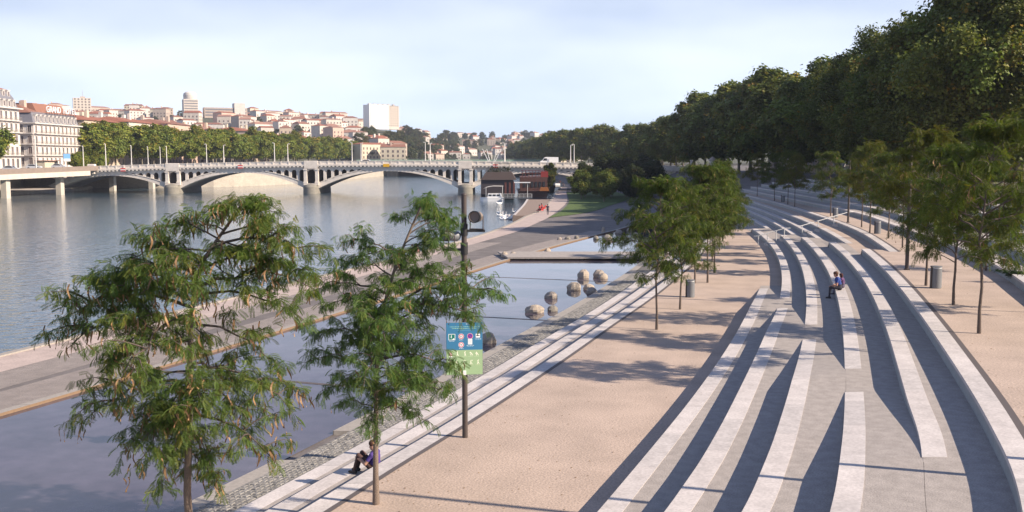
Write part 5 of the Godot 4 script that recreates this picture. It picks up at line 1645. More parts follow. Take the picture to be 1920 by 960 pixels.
func trees() -> void:
	var fine := pinnate_leaf(8, 0.20, 0.058)
	var coarse := pinnate_leaf(6, 0.27, 0.075)
	var green := Vector3(0.155, 0.235, 0.062)
	# the two big locust trees in front
	var base := Vector3(-5.88, P, -17.75)
	shaped_locust("locust tree hung with tan seed pods, in front of the pool's near end", base, 17.75,
		[[350, 960, 0], [353, 850, 0], [356, 740, 0.05], [357, 640, 0.05], [360, 560, 0], [380, 490, 0], [420, 430, 0], [450, 392, 0]],
		[[0.30, 290, 925], [0.30, 400, 915], [0.33, 520, 870], [0.36, 225, 855], [0.40, 150, 795], [0.42, 470, 800], [0.44, 550, 775], [0.50, 195, 690], [0.55, 125, 655], [0.55, 520, 690], [0.60, 108, 600, 0.3], [0.62, 180, 565, -0.4], [0.63, 570, 600], [0.66, 595, 545, 0.4], [0.70, 200, 540],
		[0.72, 545, 500], [0.76, 235, 490, 0.3], [0.79, 250, 515, -0.6], [0.80, 580, 480, -0.5], [0.84, 300, 430, 0.2], [0.86, 540, 455], [0.88, 350, 440], [0.92, 395, 400], [0.95, 510, 415, 0.3], [0.985, 470, 380], [0.985, 420, 385, -0.3], [0.98, 520, 400, -0.3]],
		0.085, fine, 26, green, 31)
	base = spot(705, 945, P)
	shaped_locust("slimmer locust tree with a pale trunk beside the seated man", base, -base.z,
		[[704, 860, 0], [705, 780, 0], [706, 700, 0], [710, 630, 0.05], [722, 560, 0.05], [745, 490, 0], [770, 430, 0], [790, 385, 0]],
		[[0.27, 630, 760], [0.27, 800, 790], [0.30, 850, 740, -0.4], [0.32, 600, 735], [0.36, 785, 710], [0.38, 570, 680, 0.2], [0.42, 860, 700, 0.5], [0.44, 640, 640], [0.48, 580, 630], [0.5, 800, 620], [0.53, 875, 600], [0.57, 945, 550, 0.2], [0.58, 905, 610, -0.5],
		[0.58, 610, 575], [0.64, 585, 545, 0.4], [0.66, 870, 545], [0.70, 640, 500, 0.3], [0.72, 800, 520], [0.76, 640, 455, 0.2], [0.78, 850, 470], [0.82, 840, 435, -0.2], [0.86, 860, 420, 0.3], [0.90, 740, 410], [0.94, 815, 400], [0.98, 800, 378]],
		0.075, fine, 3, Vector3(0.145, 0.245, 0.075), 47)
	# young locust trees along the lower promenade
	var kinds := [plain_locust("", Vector3(0.115, 0.165, 0.036), 5, coarse), plain_locust("", Vector3(0.122, 0.165, 0.034), 6, coarse, 0.30, 6.5), plain_locust("", Vector3(0.108, 0.152, 0.034), 8, coarse, 0.36, 7.2)]
	var olive := [plain_locust("", Vector3(0.125, 0.162, 0.032), 15, coarse, 0.34, 6.9), plain_locust("", Vector3(0.108, 0.152, 0.034), 16, coarse, 0.30, 6.4), plain_locust("", Vector3(0.145, 0.160, 0.03), 18, coarse, 0.36, 7.0)]
	var low := [[6.9, 46.5, "nearest young locust tree of the clump on the lower promenade"], [9.1, 52.9, "young locust tree just left of the promenade's grey bin"], [12.0, 64.3, "young locust tree behind the grey bin, left of a close pair"], [12.9, 64.6, "young locust tree behind the grey bin, right of a close pair"], [15.9, 77.9, "young locust tree farther along the lower promenade, seen between trunks"], [14.5, 70.3, "young locust tree in the middle of the clump by the far pool"], [18.6, 88.0, "young locust tree at the clump's right side by the lowest walls"], [17.2, 84.0, "young locust tree at the back of the lower promenade clump"], [21.0, 98.0, "young locust tree near the left handrail's promenade"], [20.4, 104.0, "young locust tree at the far pool's end"], [24.0, 112.0, "last young locust tree of the lower promenade row"]]
	for i in low.size():
		var e = low[i]
		copy_of(kinds[i % 3], Vector3(e[0], P, -e[1]), i * 1.9, e[2], [1.0, 0.95, 1.02, 1.05, 0.97][i % 5]).set_meta("group", "young locust trees on the lower promenade")
	var high := [[16.1, 33.6, "nearest tree of the upper promenade, right of the tall bin"], [18.2, 40.3, "second tree of the upper promenade, between bin and nearest tree"], [19.7, 46.6, "upper promenade tree directly behind the tall grey bin"], [26.7, 67.2, "slender tree right behind the near dark lamp post"], [28.7, 75.0, "upper promenade tree left of the dark lamp post"], [29.3, 80.6, "upper promenade tree standing behind the middle bin"], [31.1, 87.6, "slim tree left of the middle bin"], [34.0, 105.2, "upper promenade tree behind the right handrail's bin"], [36.0, 125.7, "first shaded tree trunk before the far terrace"], [36.8, 131.7, "second shaded tree trunk before the far terrace"], [38.2, 143.7, "third shaded tree trunk before the far terrace"], [40.4, 162.8, "fourth shaded tree trunk before the far terrace"], [21.5, 38.0, "tree at the right edge of the upper promenade, low branches over the wall"], [25.6, 53.0, "tree beside the upper terrace wall behind the nearest trees"]]
	for i in high.size():
		var e = high[i]
		copy_of(olive[i % 3], Vector3(e[0], LV[5] + (0.0 if i < 13 else maxf(0.0, STEP * ceilf((e[0] - C.V.at(e[1]) - 0.5) / 2.05))), -e[1]), i * 2.3, e[2], [1.0, 0.96, 1.0, 0.9, 0.95][i % 5] * (1.0 if i < 12 else 0.95)).set_meta("group", "young trees on the upper promenade")
	for o in kinds + olive:
		remove_child(o); o.queue_free()
	# the row of great plane trees on the right quay
	var spray := [leaf_cluster(13, 0.75, 0.34, 1), leaf_cluster(13, 0.8, 0.32, 2), leaf_cluster(12, 0.7, 0.36, 3)]
	var broad := [leaf_cluster(11, 1.1, 0.62, 4), leaf_cluster(11, 1.0, 0.66, 5)]
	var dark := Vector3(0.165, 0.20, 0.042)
	var big := []
	for i in 4: big.append(plane_tree("plane_tree", "", 22.5 + [0.0, 1.0, -1.2, 0.4][i], 4.6, 8.6, 96, 78, spray, dark * [1.0, 0.9, 1.05, 0.95][i], 60 + i))
	var mid := []
	for i in 3: mid.append(plane_tree("plane_tree", "", 21.5 + i, 4.5, 8.4, 50, 42, broad, dark * [1.0, 0.9, 1.05][i], 70 + i))
	var ords := ["first", "second", "third", "fourth", "fifth", "sixth", "seventh", "eighth", "ninth", "tenth", "eleventh", "twelfth", "thirteenth", "fourteenth", "fifteenth", "sixteenth", "seventeenth", "eighteenth"]
	var d := 114.0
	var i := 0
	while d < 1090.0:
		var near := d < 190.0
		var x: float = C["quay"].at(d) + 6.0 + rng.randfn() * 0.7
		if d > 200 : x = lerpf(59.0, 52.0, clampf((d - 200) / 250.0, 0, 1)) + rng.randfn() * 0.8
		if d > 450: x = maxf(C.quay.at(d) + 6.0, lerpf(52.0, 30.0, clampf((d - 450) / 150.0, 0, 1))) if d < 600 else C.quay.at(d) + 6.0
		var o: Node3D = big[i % 4] if near else mid[i % 3]
		var lab := "tall dark plane tree on the upper quay, %s of the row from the near end" % ords[i] if i < 18 else "dark plane tree in the far stretch of the dense quay row"
		copy_of(o, Vector3(x, QUAY - 0.1, -d), rng.randf() * TAU, lab, 1.14 if i == 0 else rng.randf_range(0.88, 1.08) * (1.0 if d < 302 else (0.80 if d < 400 else (0.85 if d < 560 else 0.9)))).set_meta("group", "plane trees along the upper quay")
		d += 10.0 if d < 180 else (11.5 if d < 420 else 17.0)
		i += 1
	for e in [[69.0, 134.0], [73.0, 150.0], [74.0, 170.0], [74.0, 192.0], [74.0, 215.0]]:
		copy_of(mid[int(e[1]) % 3], Vector3(e[0], QUAY - 0.1, -e[1]), rng.randf() * TAU, "plane tree of the second row behind the great quay trees", 0.95).set_meta("group", "plane trees of the second row")
	# left bank row
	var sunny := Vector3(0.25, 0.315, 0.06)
	var left := []
	for k in 3: left.append(plane_tree("plane_tree", "", 16.2 + k * 0.6, 3.6, 6.4, 46, 44, broad, sunny * [1.0, 0.88, 1.08][k], 80 + k, 0.35))
	d = 356.0
	i = 0
	while d < 1200.0:
		var x := lerpf(-153.0, -132.0, clampf((d - 356) / 110.0, 0, 1))
		if d > 466: x = lerpf(-132.0, -116.0, clampf((d - 466) / 300.0, 0, 1))
		if d > 766: x = lerpf(-116.0, -95.0, (d - 766) / 434.0)
		var lab := "sunlit plane tree on the left bank, %s of the row from the hotel" % ords[i] if i < 18 else "plane tree in the far stretch of the left bank row"
		copy_of(left[i % 3], Vector3(x + rng.randfn() * 1.2, 7.2, -d), rng.randf() * TAU, lab, rng.randf_range(0.9, 1.08)).set_meta("group", "plane trees along the left bank")
		if i % 2 == 0 and d < 700:
			copy_of(left[(i + 1) % 3], Vector3(x - 11.0, 7.2, -d - 5), rng.randf() * TAU, "left bank plane tree of the second row behind the sunlit ones", 0.98).set_meta("group", "plane trees of the left bank's second row")
		d += 11.0 if d < 560 else 16.0
		i += 1
	copy_of(left[1], Vector3(-133.8, 7.0, -252), 1.0, "tree at the left edge before the cream building", 0.78)
	# shrubs before the hotel
	for e in [[-140.0, 318.0, 0.36], [-141.0, 324.0, 0.40], [-139.0, 331.0, 0.36], [-140.0, 338.0, 0.34]]:
		copy_of(left[int(e[1]) % 3], Vector3(e[0], 7.2 - 1.0, -e[1]), e[1], "dark shrub before the hotel's ground floor", e[2]).set_meta("group", "shrubs before the hotel")
	# trees on the lawn and beside the bridge
	var bright := plane_tree("lawn_tree", "", 6.8, 1.6, 3.0, 40, 60, [leaf_cluster(10, 0.45, 0.26, 9)], Vector3(0.15, 0.20, 0.04), 91, 0.13)
	var deep := plane_tree("lawn_tree", "", 9.0, 0.8, 3.6, 44, 60, [leaf_cluster(10, 0.55, 0.30, 10)], Vector3(0.045, 0.065, 0.022), 93, 0.16)
	var slim := plane_tree("quay_tree", "", 8.2, 1.7, 1.9, 34, 60, [leaf_cluster(10, 0.42, 0.26, 12)], Vector3(0.095, 0.12, 0.028), 94, 0.12)
	for e in [[20.4, 219.0, 1.0, "bright green multi-stemmed tree on the lawn"], [16.3, 232.0, 0.95, "bright green tree left of the multi-stemmed one on the lawn"], [18.0, 243.0, 1.05, "light green tree at the back of the lawn before the bridge"], [23.6, 236.0, 0.95, "light green tree on the right of the lawn group"]]:
		copy_of(bright, Vector3(e[0], 0.85, -e[1]), e[1], e[3], e[2]).set_meta("group", "bright trees on the lawn")
	for e in [[23.5, 250.0, 1.15, "dark tree covering the right foot of the bridge"], [28.5, 246.0, 1.1, "dark tree right of the lawn before the road slope"], [31.5, 231.0, 0.95, "dark round tree at the foot of the road slope"], [27.5, 222.0, 0.85, "lower dark tree at the lawn's right end"], [34.5, 252.0, 1.1, "dark tree highest beside the road slope"], [19.0, 258.0, 0.9, "dark tree behind the lawn under the bridge arch"]]:
		copy_of(deep, Vector3(e[0], 0.9, -e[1]), e[1], e[3], e[2]).set_meta("group", "dark trees by the road slope")
	copy_of(slim, Vector3(10.4, 0.82, -276), 0.4, "single green tree on the lower quay before the bridge's right arch", 1.0)
	# woods on the hill
	var wood := [plane_tree("hill_tree", "", 13.0, 0.5, 6.5, 26, 26, broad, Vector3(0.115, 0.15, 0.07), 101, 0.3), plane_tree("hill_tree", "", 16.0, 0.5, 6.0, 26, 26, broad, Vector3(0.13, 0.15, 0.068), 102, 0.3)]
	var r := RandomNumberGenerator.new()
	r.seed = 17
	for k in 250:
		var u := 0.0
		var f := r.randf()
		if k < 95: u = r.randf_range(-0.158, -0.055); f = r.randf_range(0.08, 0.85 if u > -0.113 else 0.52)
		elif k < 185: u = r.randf_range(-0.06, 0.10)
		else: u = r.randf_range(-0.50, -0.13); f = r.randf_range(0.2, 1.0)
		var c := crest_d(u)
		var d0 := lerpf(640.0, 1150.0, smoothstep(-0.14, -0.02, u))
		var dd := lerpf(d0, c, f)
		copy_of(wood[k % 2], Vector3(u * dd, hill_y(u, dd) - 0.8, -dd), r.randf() * TAU, ("dark green tree %s on the wooded slope, %s" % [["low", "midway", "high"][clampi(int(f * 3.4), 0, 2)], ["below the white slab block", "right of the white slab block", "where it falls to the river bend"][clampi(int((u + 0.158) / 0.0344), 0, 2)]]) if k < 95 else (("dark tree %s among the houses of the far hillside, %s" % [["low", "midway", "high"][clampi(int(f * 3.0), 0, 2)], ["left part", "middle", "right part"][clampi(int((u + 0.06) / 0.0534), 0, 2)]]) if k < 185 else ("small dark tree %s between houses of the left hill, %s" % [["low", "midway", "high"][clampi(int(f * 3.0), 0, 2)], ["behind the hotel", "below the round tower", "above the tree row", "near the slab block"][clampi(int((u + 0.50) / 0.0926), 0, 3)]])), r.randf_range(0.65, 1.1) if k < 95 else (r.randf_range(0.5, 0.95) if k < 185 else r.randf_range(0.45, 0.8))).set_meta("group", ["trees of the wooded slope", "trees of the far hillside", "trees among the hill houses"][0 if k < 95 else (1 if k < 185 else 2)])
	for o in big + mid + left + wood + [bright, deep, slim]:
		remove_child(o); o.queue_free()
	# low leafy shoots that hang over the terrace wall at the right
	var shr := thing("wall_shrub", "leafy green shoots leaning over the upper terrace wall at the right", "shrub", spot(1893, 530, LV[5]))
	var s := Shape.new()
	var xf := []; var tint := []
	for k in 9:
		var tip := Vector3(r.randf_range(-0.7, 0.7), r.randf_range(0.35, 1.05), r.randf_range(-0.4, 0.4))
		var p := bend_path(Vector3(0.3, 0, 0), tip, 0.3, r, 4)
		s.tube(p, [0.02, 0.016, 0.012, 0.01, 0.006], 4)
		for q in 26:
			var at := along(p, r.randf_range(0.25, 1.0))
			xf.append(Transform3D(Basis(Vector3.UP, r.randf() * TAU) * Basis(Vector3.RIGHT, r.randf_range(0.2, 1.2)) * 0.9, at))
			var g := r.randf_range(0.7, 1.2)
			tint.append(Color(0.05 * g, 0.10 * g, 0.03 * g))
	tag(obj("stems", s, M.bark, shr), "", "", "", "stuff")
	scatter("leaves", shr, coarse, M.locust, xf, tint)

# ---------------------------------------------------------------- street furniture
func furniture() -> void:
	sign_pole()
	fallen_leaves()
	# dark lamp posts of the terraces
	for e in [[1700, 506, 6.6, "near dark lamp post on the upper promenade among the trees"], [1590, 417.5, 6.0, "dark lamp post on the upper promenade beside the right handrail"]]:
		dark_post(spot(e[0], e[1], LV[5]), e[2], e[3])
	dark_post(Vector3(13.2, LV[5], -18.3), 9.5, "dark lamp post beside the near end of the top wall")
	var bin := thing("litter_bin", "", "litter bin")
	var s := Shape.new()
	s.lathe([Vector2(0.0, 0), Vector2(0.25, 0), Vector2(0.26, 0.04), Vector2(0.26, 0.92), Vector2(0.24, 0.94), Vector2(0.22, 0.90), Vector2(0.21, 0.6)], 20)
	obj("drum", s, M.grey_metal, bin)
	s = Shape.new()
	s.tube([Vector3(-0.02, 0, 0.2), Vector3(-0.02, 1.05, 0.2)].map(func(p): return p + Vector3(-0.27, 0, -0.2)), [0.035, 0.035], 6)
	obj("post", s, M.dark_metal, bin)
	s = Shape.new()
	s.lathe([Vector2(0.27, 0.99), Vector2(0.27, 1.03), Vector2(0.0, 1.06)], 20)
	obj("lid", s, M.grey_metal, bin)
	s = Shape.new()
	s.lathe([Vector2(0.235, 0.91), Vector2(0.235, 1.0)], 14)
	obj("bag_rim", s, M.white_paint, bin)
	for e in [[1294, 557, P, "grey cylindrical bin on the lower promenade beside a young tree"], [1754, 540, LV[5], "tall grey bin on the upper promenade nearest the viewer"], [1645, 438, LV[5], "grey bin on the upper promenade, middle one"], [1566, 408, LV[5], "grey bin beyond the right handrail"], [1468, 379, LV[5], "dark bin in the shade of the far upper promenade"]]:
		copy_of(bin, spot(e[0], e[1], e[2]), 0.4, e[3]).set_meta("group", "grey litter bins")
	remove_child(bin); bin.queue_free()
	# handrails along the steps
	rail("white handrail up the lower steps, left one", [Vector3(C[2].at(92.8) - 1.0, P, -92.6), Vector3(C[3].at(92.8) + 0.2, LV[2] - 0.42, -92.6)], P, P + 0.75)
	rail("white handrail up the higher steps, right one", [Vector3(C[5].at(93.2) - 0.2, LV[2], -94.4), Vector3(C[7].at(94.6) + 1.6, LV[5], -96.0)], LV[2], LV[5])

func rail(label: String, ends: Array, y0: float, y1: float) -> void:
	var a: Vector3 = ends[0]; var b: Vector3 = ends[1]
	a.y = y0; b.y = y1
	var t := thing("handrail", label, "handrail", a)
	var up := Vector3(0, 0.92, 0)
	var dir := Vector3(b.x - a.x, 0, b.z - a.z).normalized()
	var s := Shape.new()
	s.tube([a - dir * 0.35 + up, a + up, b + up, b + dir * 0.5 + up], [0.038, 0.038, 0.038, 0.038], 7)
	obj("rail", s, M.rail, t, a)
	for f in [0.03, 0.36, 0.68, 0.97]:
		s = Shape.new()
		var p := a.lerp(b, f)
		s.tube([p + Vector3(0, -0.35, 0), p + up], [0.04, 0.04], 6)
		obj("post", s, M.rail, t, a)

func dark_post(at: Vector3, h: float, label: String) -> void:
	var t := thing("dark_lamp_post", label, "lamp post", at, 0, "dark lamp posts on the terraces")
	var s := Shape.new()
	s.tube([Vector3.ZERO, Vector3(0, h, 0)], [0.10, 0.08], 10)
	obj("pole", s, M.dark_metal, t)
	s = Shape.new()
	s.lathe([Vector2(0.16, 0), Vector2(0.16, 0.05), Vector2(0.11, 0.08)], 12)
	obj("base_plate", s, M.dark_metal, t)
	s = Shape.new()
	s.tube([Vector3(0, h - 0.6, 0), Vector3(-0.55, h - 0.6, 0.2)], [0.03, 0.03], 5)
	obj("arm", s, M.dark_metal, t)
	s = Shape.new()
	s.tube([Vector3(-0.55, h - 0.45, 0.2), Vector3(-0.72, h - 0.72, 0.36)], [0.12, 0.13], 10)
	obj("spotlight", s, M.black, t)

func fallen_leaves() -> void:
	var s := Shape.new()
	s.tri(Vector3(-0.03, 0, -0.012), Vector3(0.03, 0.006, 0), Vector3(-0.01, 0.012, 0.02)); s.tri(Vector3(0.03, 0.006, 0), Vector3(-0.03, 0, -0.012), Vector3(0.0, 0.01, -0.022))
	var m := s.mesh()
	var xf := []; var tint := []
	var r := RandomNumberGenerator.new()
	r.seed = 12
	for k in 700:
		var d := 13.0 + 60.0 * r.randf() * r.randf()
		var w := r.randf()
		var x: float = lerpf(C.white.at(d) + 0.8, C[1].at(minf(d, 61.0)) - 0.3, w * w)
		if k % 3 == 0: x = r.randf_range(C[6].at(d) + 0.8, C["V"].at(d) - 0.3)
		xf.append(Transform3D(Basis(Vector3.UP, r.randf() * TAU) * r.randf_range(0.4, 1.1), Vector3(x, (LV[5] if k % 3 == 0 else P) + 0.006, -d)))
		var g := r.randf_range(0.5, 1.3)
		tint.append(Color(0.24 * g, 0.15 * g, 0.06 * g))
	var o := scatter("fallen_leaves", self, m, M.pod, xf, tint)
	tag(o, "small dry brown leaves and pods lying on the sand promenades", "fallen leaves", "", "stuff")

func sign_pole() -> void:
	var at := spot(872, 820, P)
	var t := thing("lighting_pole", "tall brown pole carrying two round spotlights, on the sand promenade", "pole", at)
	var s := Shape.new()
	s.tube([Vector3.ZERO, Vector3(0, 3.5, 0), Vector3(0, 7.05, 0)], [0.082, 0.08, 0.076], 14)
	obj("pole", s, M.dark_metal, t)
	s = Shape.new()
	s.lathe([Vector2(0.09, 7.05), Vector2(0.08, 7.1), Vector2(0, 7.12)], 14)
	obj("cap", s, M.dark_metal, t)
	for e in [[-1.0, 5.50, Vector3(-0.86, 0.10, 0.50), "spotlight pointing at the steps"], [1.0, 6.04, Vector3(-0.22, 0.04, 0.97), "spotlight with dry leaves on it"]]:
		s = Shape.new()
		var y: float = e[1]
		s.lathe([Vector2(0.105, y - 0.14), Vector2(0.105, y + 0.2)], 14)
		obj("clamp", s, M.black, t)
		s = Shape.new()
		var mid := Vector3(e[0] * 0.36, y + 0.0, 0.04)
		s.bevel(Vector3(e[0] * 0.32, y, 0.02), Vector3(0.56, 0.07, 0.10), 0.01)
		obj("arm", s, M.black, t)
		var dir: Vector3 = e[2].normalized()
		var across := dir.cross(Vector3.UP).normalized()
		var c := mid + Vector3(0, 0.40, 0)
		var lamp := Shape.new()
		var b := Basis(across, dir, across.cross(dir))
		lamp.lathe([Vector2(0.0, -0.25), Vector2(0.10, -0.25), Vector2(0.145, -0.19), Vector2(0.15, -0.1), Vector2(0.15, 0.20), Vector2(0.165, 0.22), Vector2(0.165, 0.28), Vector2(0.14, 0.28), Vector2(0.13, 0.24), Vector2(0.0, 0.23)], 18, Transform3D(b, c))
		var lo := obj("spotlight", lamp, M.grey_metal if e[0] < 0 else M.viaduct_brown, t)
		tag(lo, e[3])
		s = Shape.new()
		s.lathe([Vector2(0.168, 0.10), Vector2(0.172, 0.12), Vector2(0.172, 0.29), Vector2(0.15, 0.29)], 18, Transform3D(b, c))
		obj("rim", s, M.black, lo)
		for q in [-1, 1]:
			s = Shape.new()
			var p: Vector3 = c + across * 0.19 * q
			s.tube([Vector3(p.x, y + 0.03, p.z), Vector3(p.x, c.y + 0.02, p.z)], [0.017, 0.017], 6)
			obj("yoke", s, M.dark_metal, t)
		s = Shape.new()
		s.box(Vector3(mid.x, y + 0.05, mid.z), Vector3(0.42, 0.03, 0.06), Basis(Vector3.UP, atan2(-across.z, across.x)))
		obj("yoke_base", s, M.dark_metal, t)
	# the notice board fixed to the pole
	var b := thing("notice_board", "blue and green notice board with pictograms on the brown pole", "sign", at + Vector3(0, 1.88, 0.10), 0.12)
	s = Shape.new()
	s.bevel(Vector3(0, 0.765, 0), Vector3(1.05, 1.53, 0.03), 0.004)
	obj("panel", s, M.grey_metal, b)
	s = Shape.new()
	s.quad_uv(Vector3(-0.52, 0.006, 0.0185), Vector3(0.52, 0.006, 0.0185), Vector3(0.52, 1.524, 0.0185), Vector3(-0.52, 1.524, 0.0185))
	var m := StandardMaterial3D.new()
	m.albedo_texture = notice_print(); m.roughness = 0.45
	obj("print", s, m, b)
	s = Shape.new()
	s.bevel(Vector3(0, 0.06, 0.03), Vector3(0.09, 0.13, 0.03), 0.008)
	obj("clip", s, M.white_paint, b)
	for y in [0.25, 1.3]:
		s = Shape.new()
		s.lathe([Vector2(0.092, y), Vector2(0.092, y + 0.06)], 12, Transform3D(Basis(), Vector3(0, 0, -0.10)))
		obj("bracket", s, M.dark_metal, b)

func notice_print() -> ImageTexture:
	var w := 416; var h := 608
	var im := Image.create(w, h, false, Image.FORMAT_RGB8)
	var blue := Color8(60, 126, 168); var green := Color8(160, 190, 146)
	im.fill(blue)
	im.fill_rect(Rect2i(0, int(h * 0.525), w, h), green)
	var disc := func(cx: float, cy: float, r: float, c: Color) -> void:
		for y in range(int(cy - r), int(cy + r) + 1):
			for x in range(int(cx - r), int(cx + r) + 1):
				if Vector2(x - cx, y - cy).length() <= r and x >= 0 and y >= 0 and x < w and y < h: im.set_pixel(x, y, c)
	var stroke := func(a: Vector2, b: Vector2, r: float, c: Color) -> void:
		var n := int(a.distance_to(b) / maxf(r * 0.5, 0.5)) + 1
		for i in n + 1: disc.call(lerpf(a.x, b.x, float(i) / n), lerpf(a.y, b.y, float(i) / n), r, c)
	var g := RandomNumberGenerator.new()
	g.seed = 3
	var lines_of := func(x0: int, x1: int, y: int, c: Color, t: int) -> void:     # print too small to read
		var x := x0
		while x < x1:
			var l := g.randi_range(6, 22)
			im.fill_rect(Rect2i(x, y, mini(l, x1 - x), t), c)
			x += l + 5
	var pale := Color8(150, 205, 190)
	im.fill_rect(Rect2i(225, 14, 38, 6), Color8(220, 235, 245))
	lines_of.call(40, 385, 44, pale, 7); lines_of.call(64, 350, 64, Color8(170, 215, 170), 6); lines_of.call(130, 290, 86, Color8(110, 180, 200), 5)
	var white := Color8(240, 245, 245); var red := Color8(205, 70, 95)
	im.fill_rect(Rect2i(24, 130, 78, 72), white); im.fill_rect(Rect2i(30, 136, 66, 60), Color8(10, 120, 110))
	disc.call(58.0, 148.0, 5.0, white); stroke.call(Vector2(58, 154), Vector2(58, 176), 4.0, white); stroke.call(Vector2(58, 160), Vector2(46, 166), 2.5, white)
	for i in 26: im.fill_rect(Rect2i(66 + i, 196 - mini(i, 22 - int(i * 0.3)), 1, mini(i, 22)), white)
	lines_of.call(34, 96, 212, white, 4)
	for e in [[170, 160], [170, 258]]:
		disc.call(float(e[0]), float(e[1]), 33.0, Color8(225, 235, 240)); disc.call(float(e[0]), float(e[1]), 29.0, red); disc.call(float(e[0]), float(e[1]), 20.0, white)
		lines_of.call(e[0] - 26, e[0] + 26, e[1] + 40, white, 4)
	stroke.call(Vector2(160, 154), Vector2(180, 154), 2.5, Color8(60, 60, 70)); stroke.call(Vector2(160, 166), Vector2(180, 166), 2.5, Color8(60, 60, 70)); stroke.call(Vector2(158, 154), Vector2(158, 166), 2.0, Color8(60, 60, 70))
	stroke.call(Vector2(162, 256), Vector2(178, 256), 4.0, Color8(90, 90, 100)); stroke.call(Vector2(166, 266), Vector2(174, 266), 2.5, Color8(90, 90, 100))
	disc.call(272.0, 158.0, 34.0, Color8(225, 225, 240)); disc.call(272.0, 158.0, 31.0, Color8(190, 55, 110)); disc.call(272.0, 158.0, 24.0, Color8(90, 70, 165)); stroke.call(Vector2(256, 142), Vector2(288, 174), 3.5, Color8(190, 55, 110))
	im.fill_rect(Rect2i(248, 190, 50, 66), white)
	for y in [200, 212, 224, 238]: lines_of.call(254, 292, y, Color8(150, 165, 190), 4)
	lines_of.call(232, 318, 266, white, 4); lines_of.call(236, 312, 276, Color8(170, 210, 230), 4)
	im.fill_rect(Rect2i(338, 132, 50, 46), white); im.fill_rect(Rect2i(344, 150, 38, 9), Color8(40, 35, 45)); im.fill_rect(Rect2i(348, 144, 18, 7), Color8(60, 55, 60))
	lines_of.call(328, 402, 190, white, 4); lines_of.call(332, 398, 200, Color8(150, 200, 230), 4)
	# pictograms on the green half
	var cream := Color8(244, 246, 226)
	disc.call(48.0, 368.0, 20.0, Color8(235, 230, 220)); disc.call(48.0, 368.0, 18.0, red); disc.call(48.0, 368.0, 11.0, white); disc.call(48.0, 368.0, 5.0, red)
	im.fill_rect(Rect2i(30, 390, 38, 18), white)
	var figures := [[128, 362, 0], [212, 362, 1], [280, 362, 2], [348, 362, 3], [46, 462, 4], [124, 462, 5], [206, 462, 6], [284, 462, 7], [364, 462, 8]]
	for e in figures:
		var c := Vector2(e[0], e[1])
		var k: int = e[2]
		disc.call(c.x + [-4, 4, -8, -10, 0, -12, 8, 10, 6][k], c.y - [24, 22, 10, 2, 20, 8, 16, 20, 22][k], 6.0, cream)
		stroke.call(c + Vector2(-4, -16), c + Vector2([0, 4, 14, 10, 0, -16, -8, -4, 2][k], 6), 4.5, cream)
		stroke.call(c + Vector2([0, 4, 14, 10, 0, -16, -8, -4, 2][k], 6), c + Vector2([10, -4, 22, 20, 8, 18, 14, 12, 12][k], 20), 3.5, cream)
		stroke.call(c + Vector2(-2, 4), c + Vector2([-8, 10, 2, -4, -10, 4, -18, -14, -10][k], 22), 3.5, cream)
		lines_of.call(int(c.x) - 28, int(c.x) + 28, int(c.y) + 32, Color8(200, 222, 180) if k < 4 else Color8(214, 214, 170), 4)
	return ImageTexture.create_from_image(im)

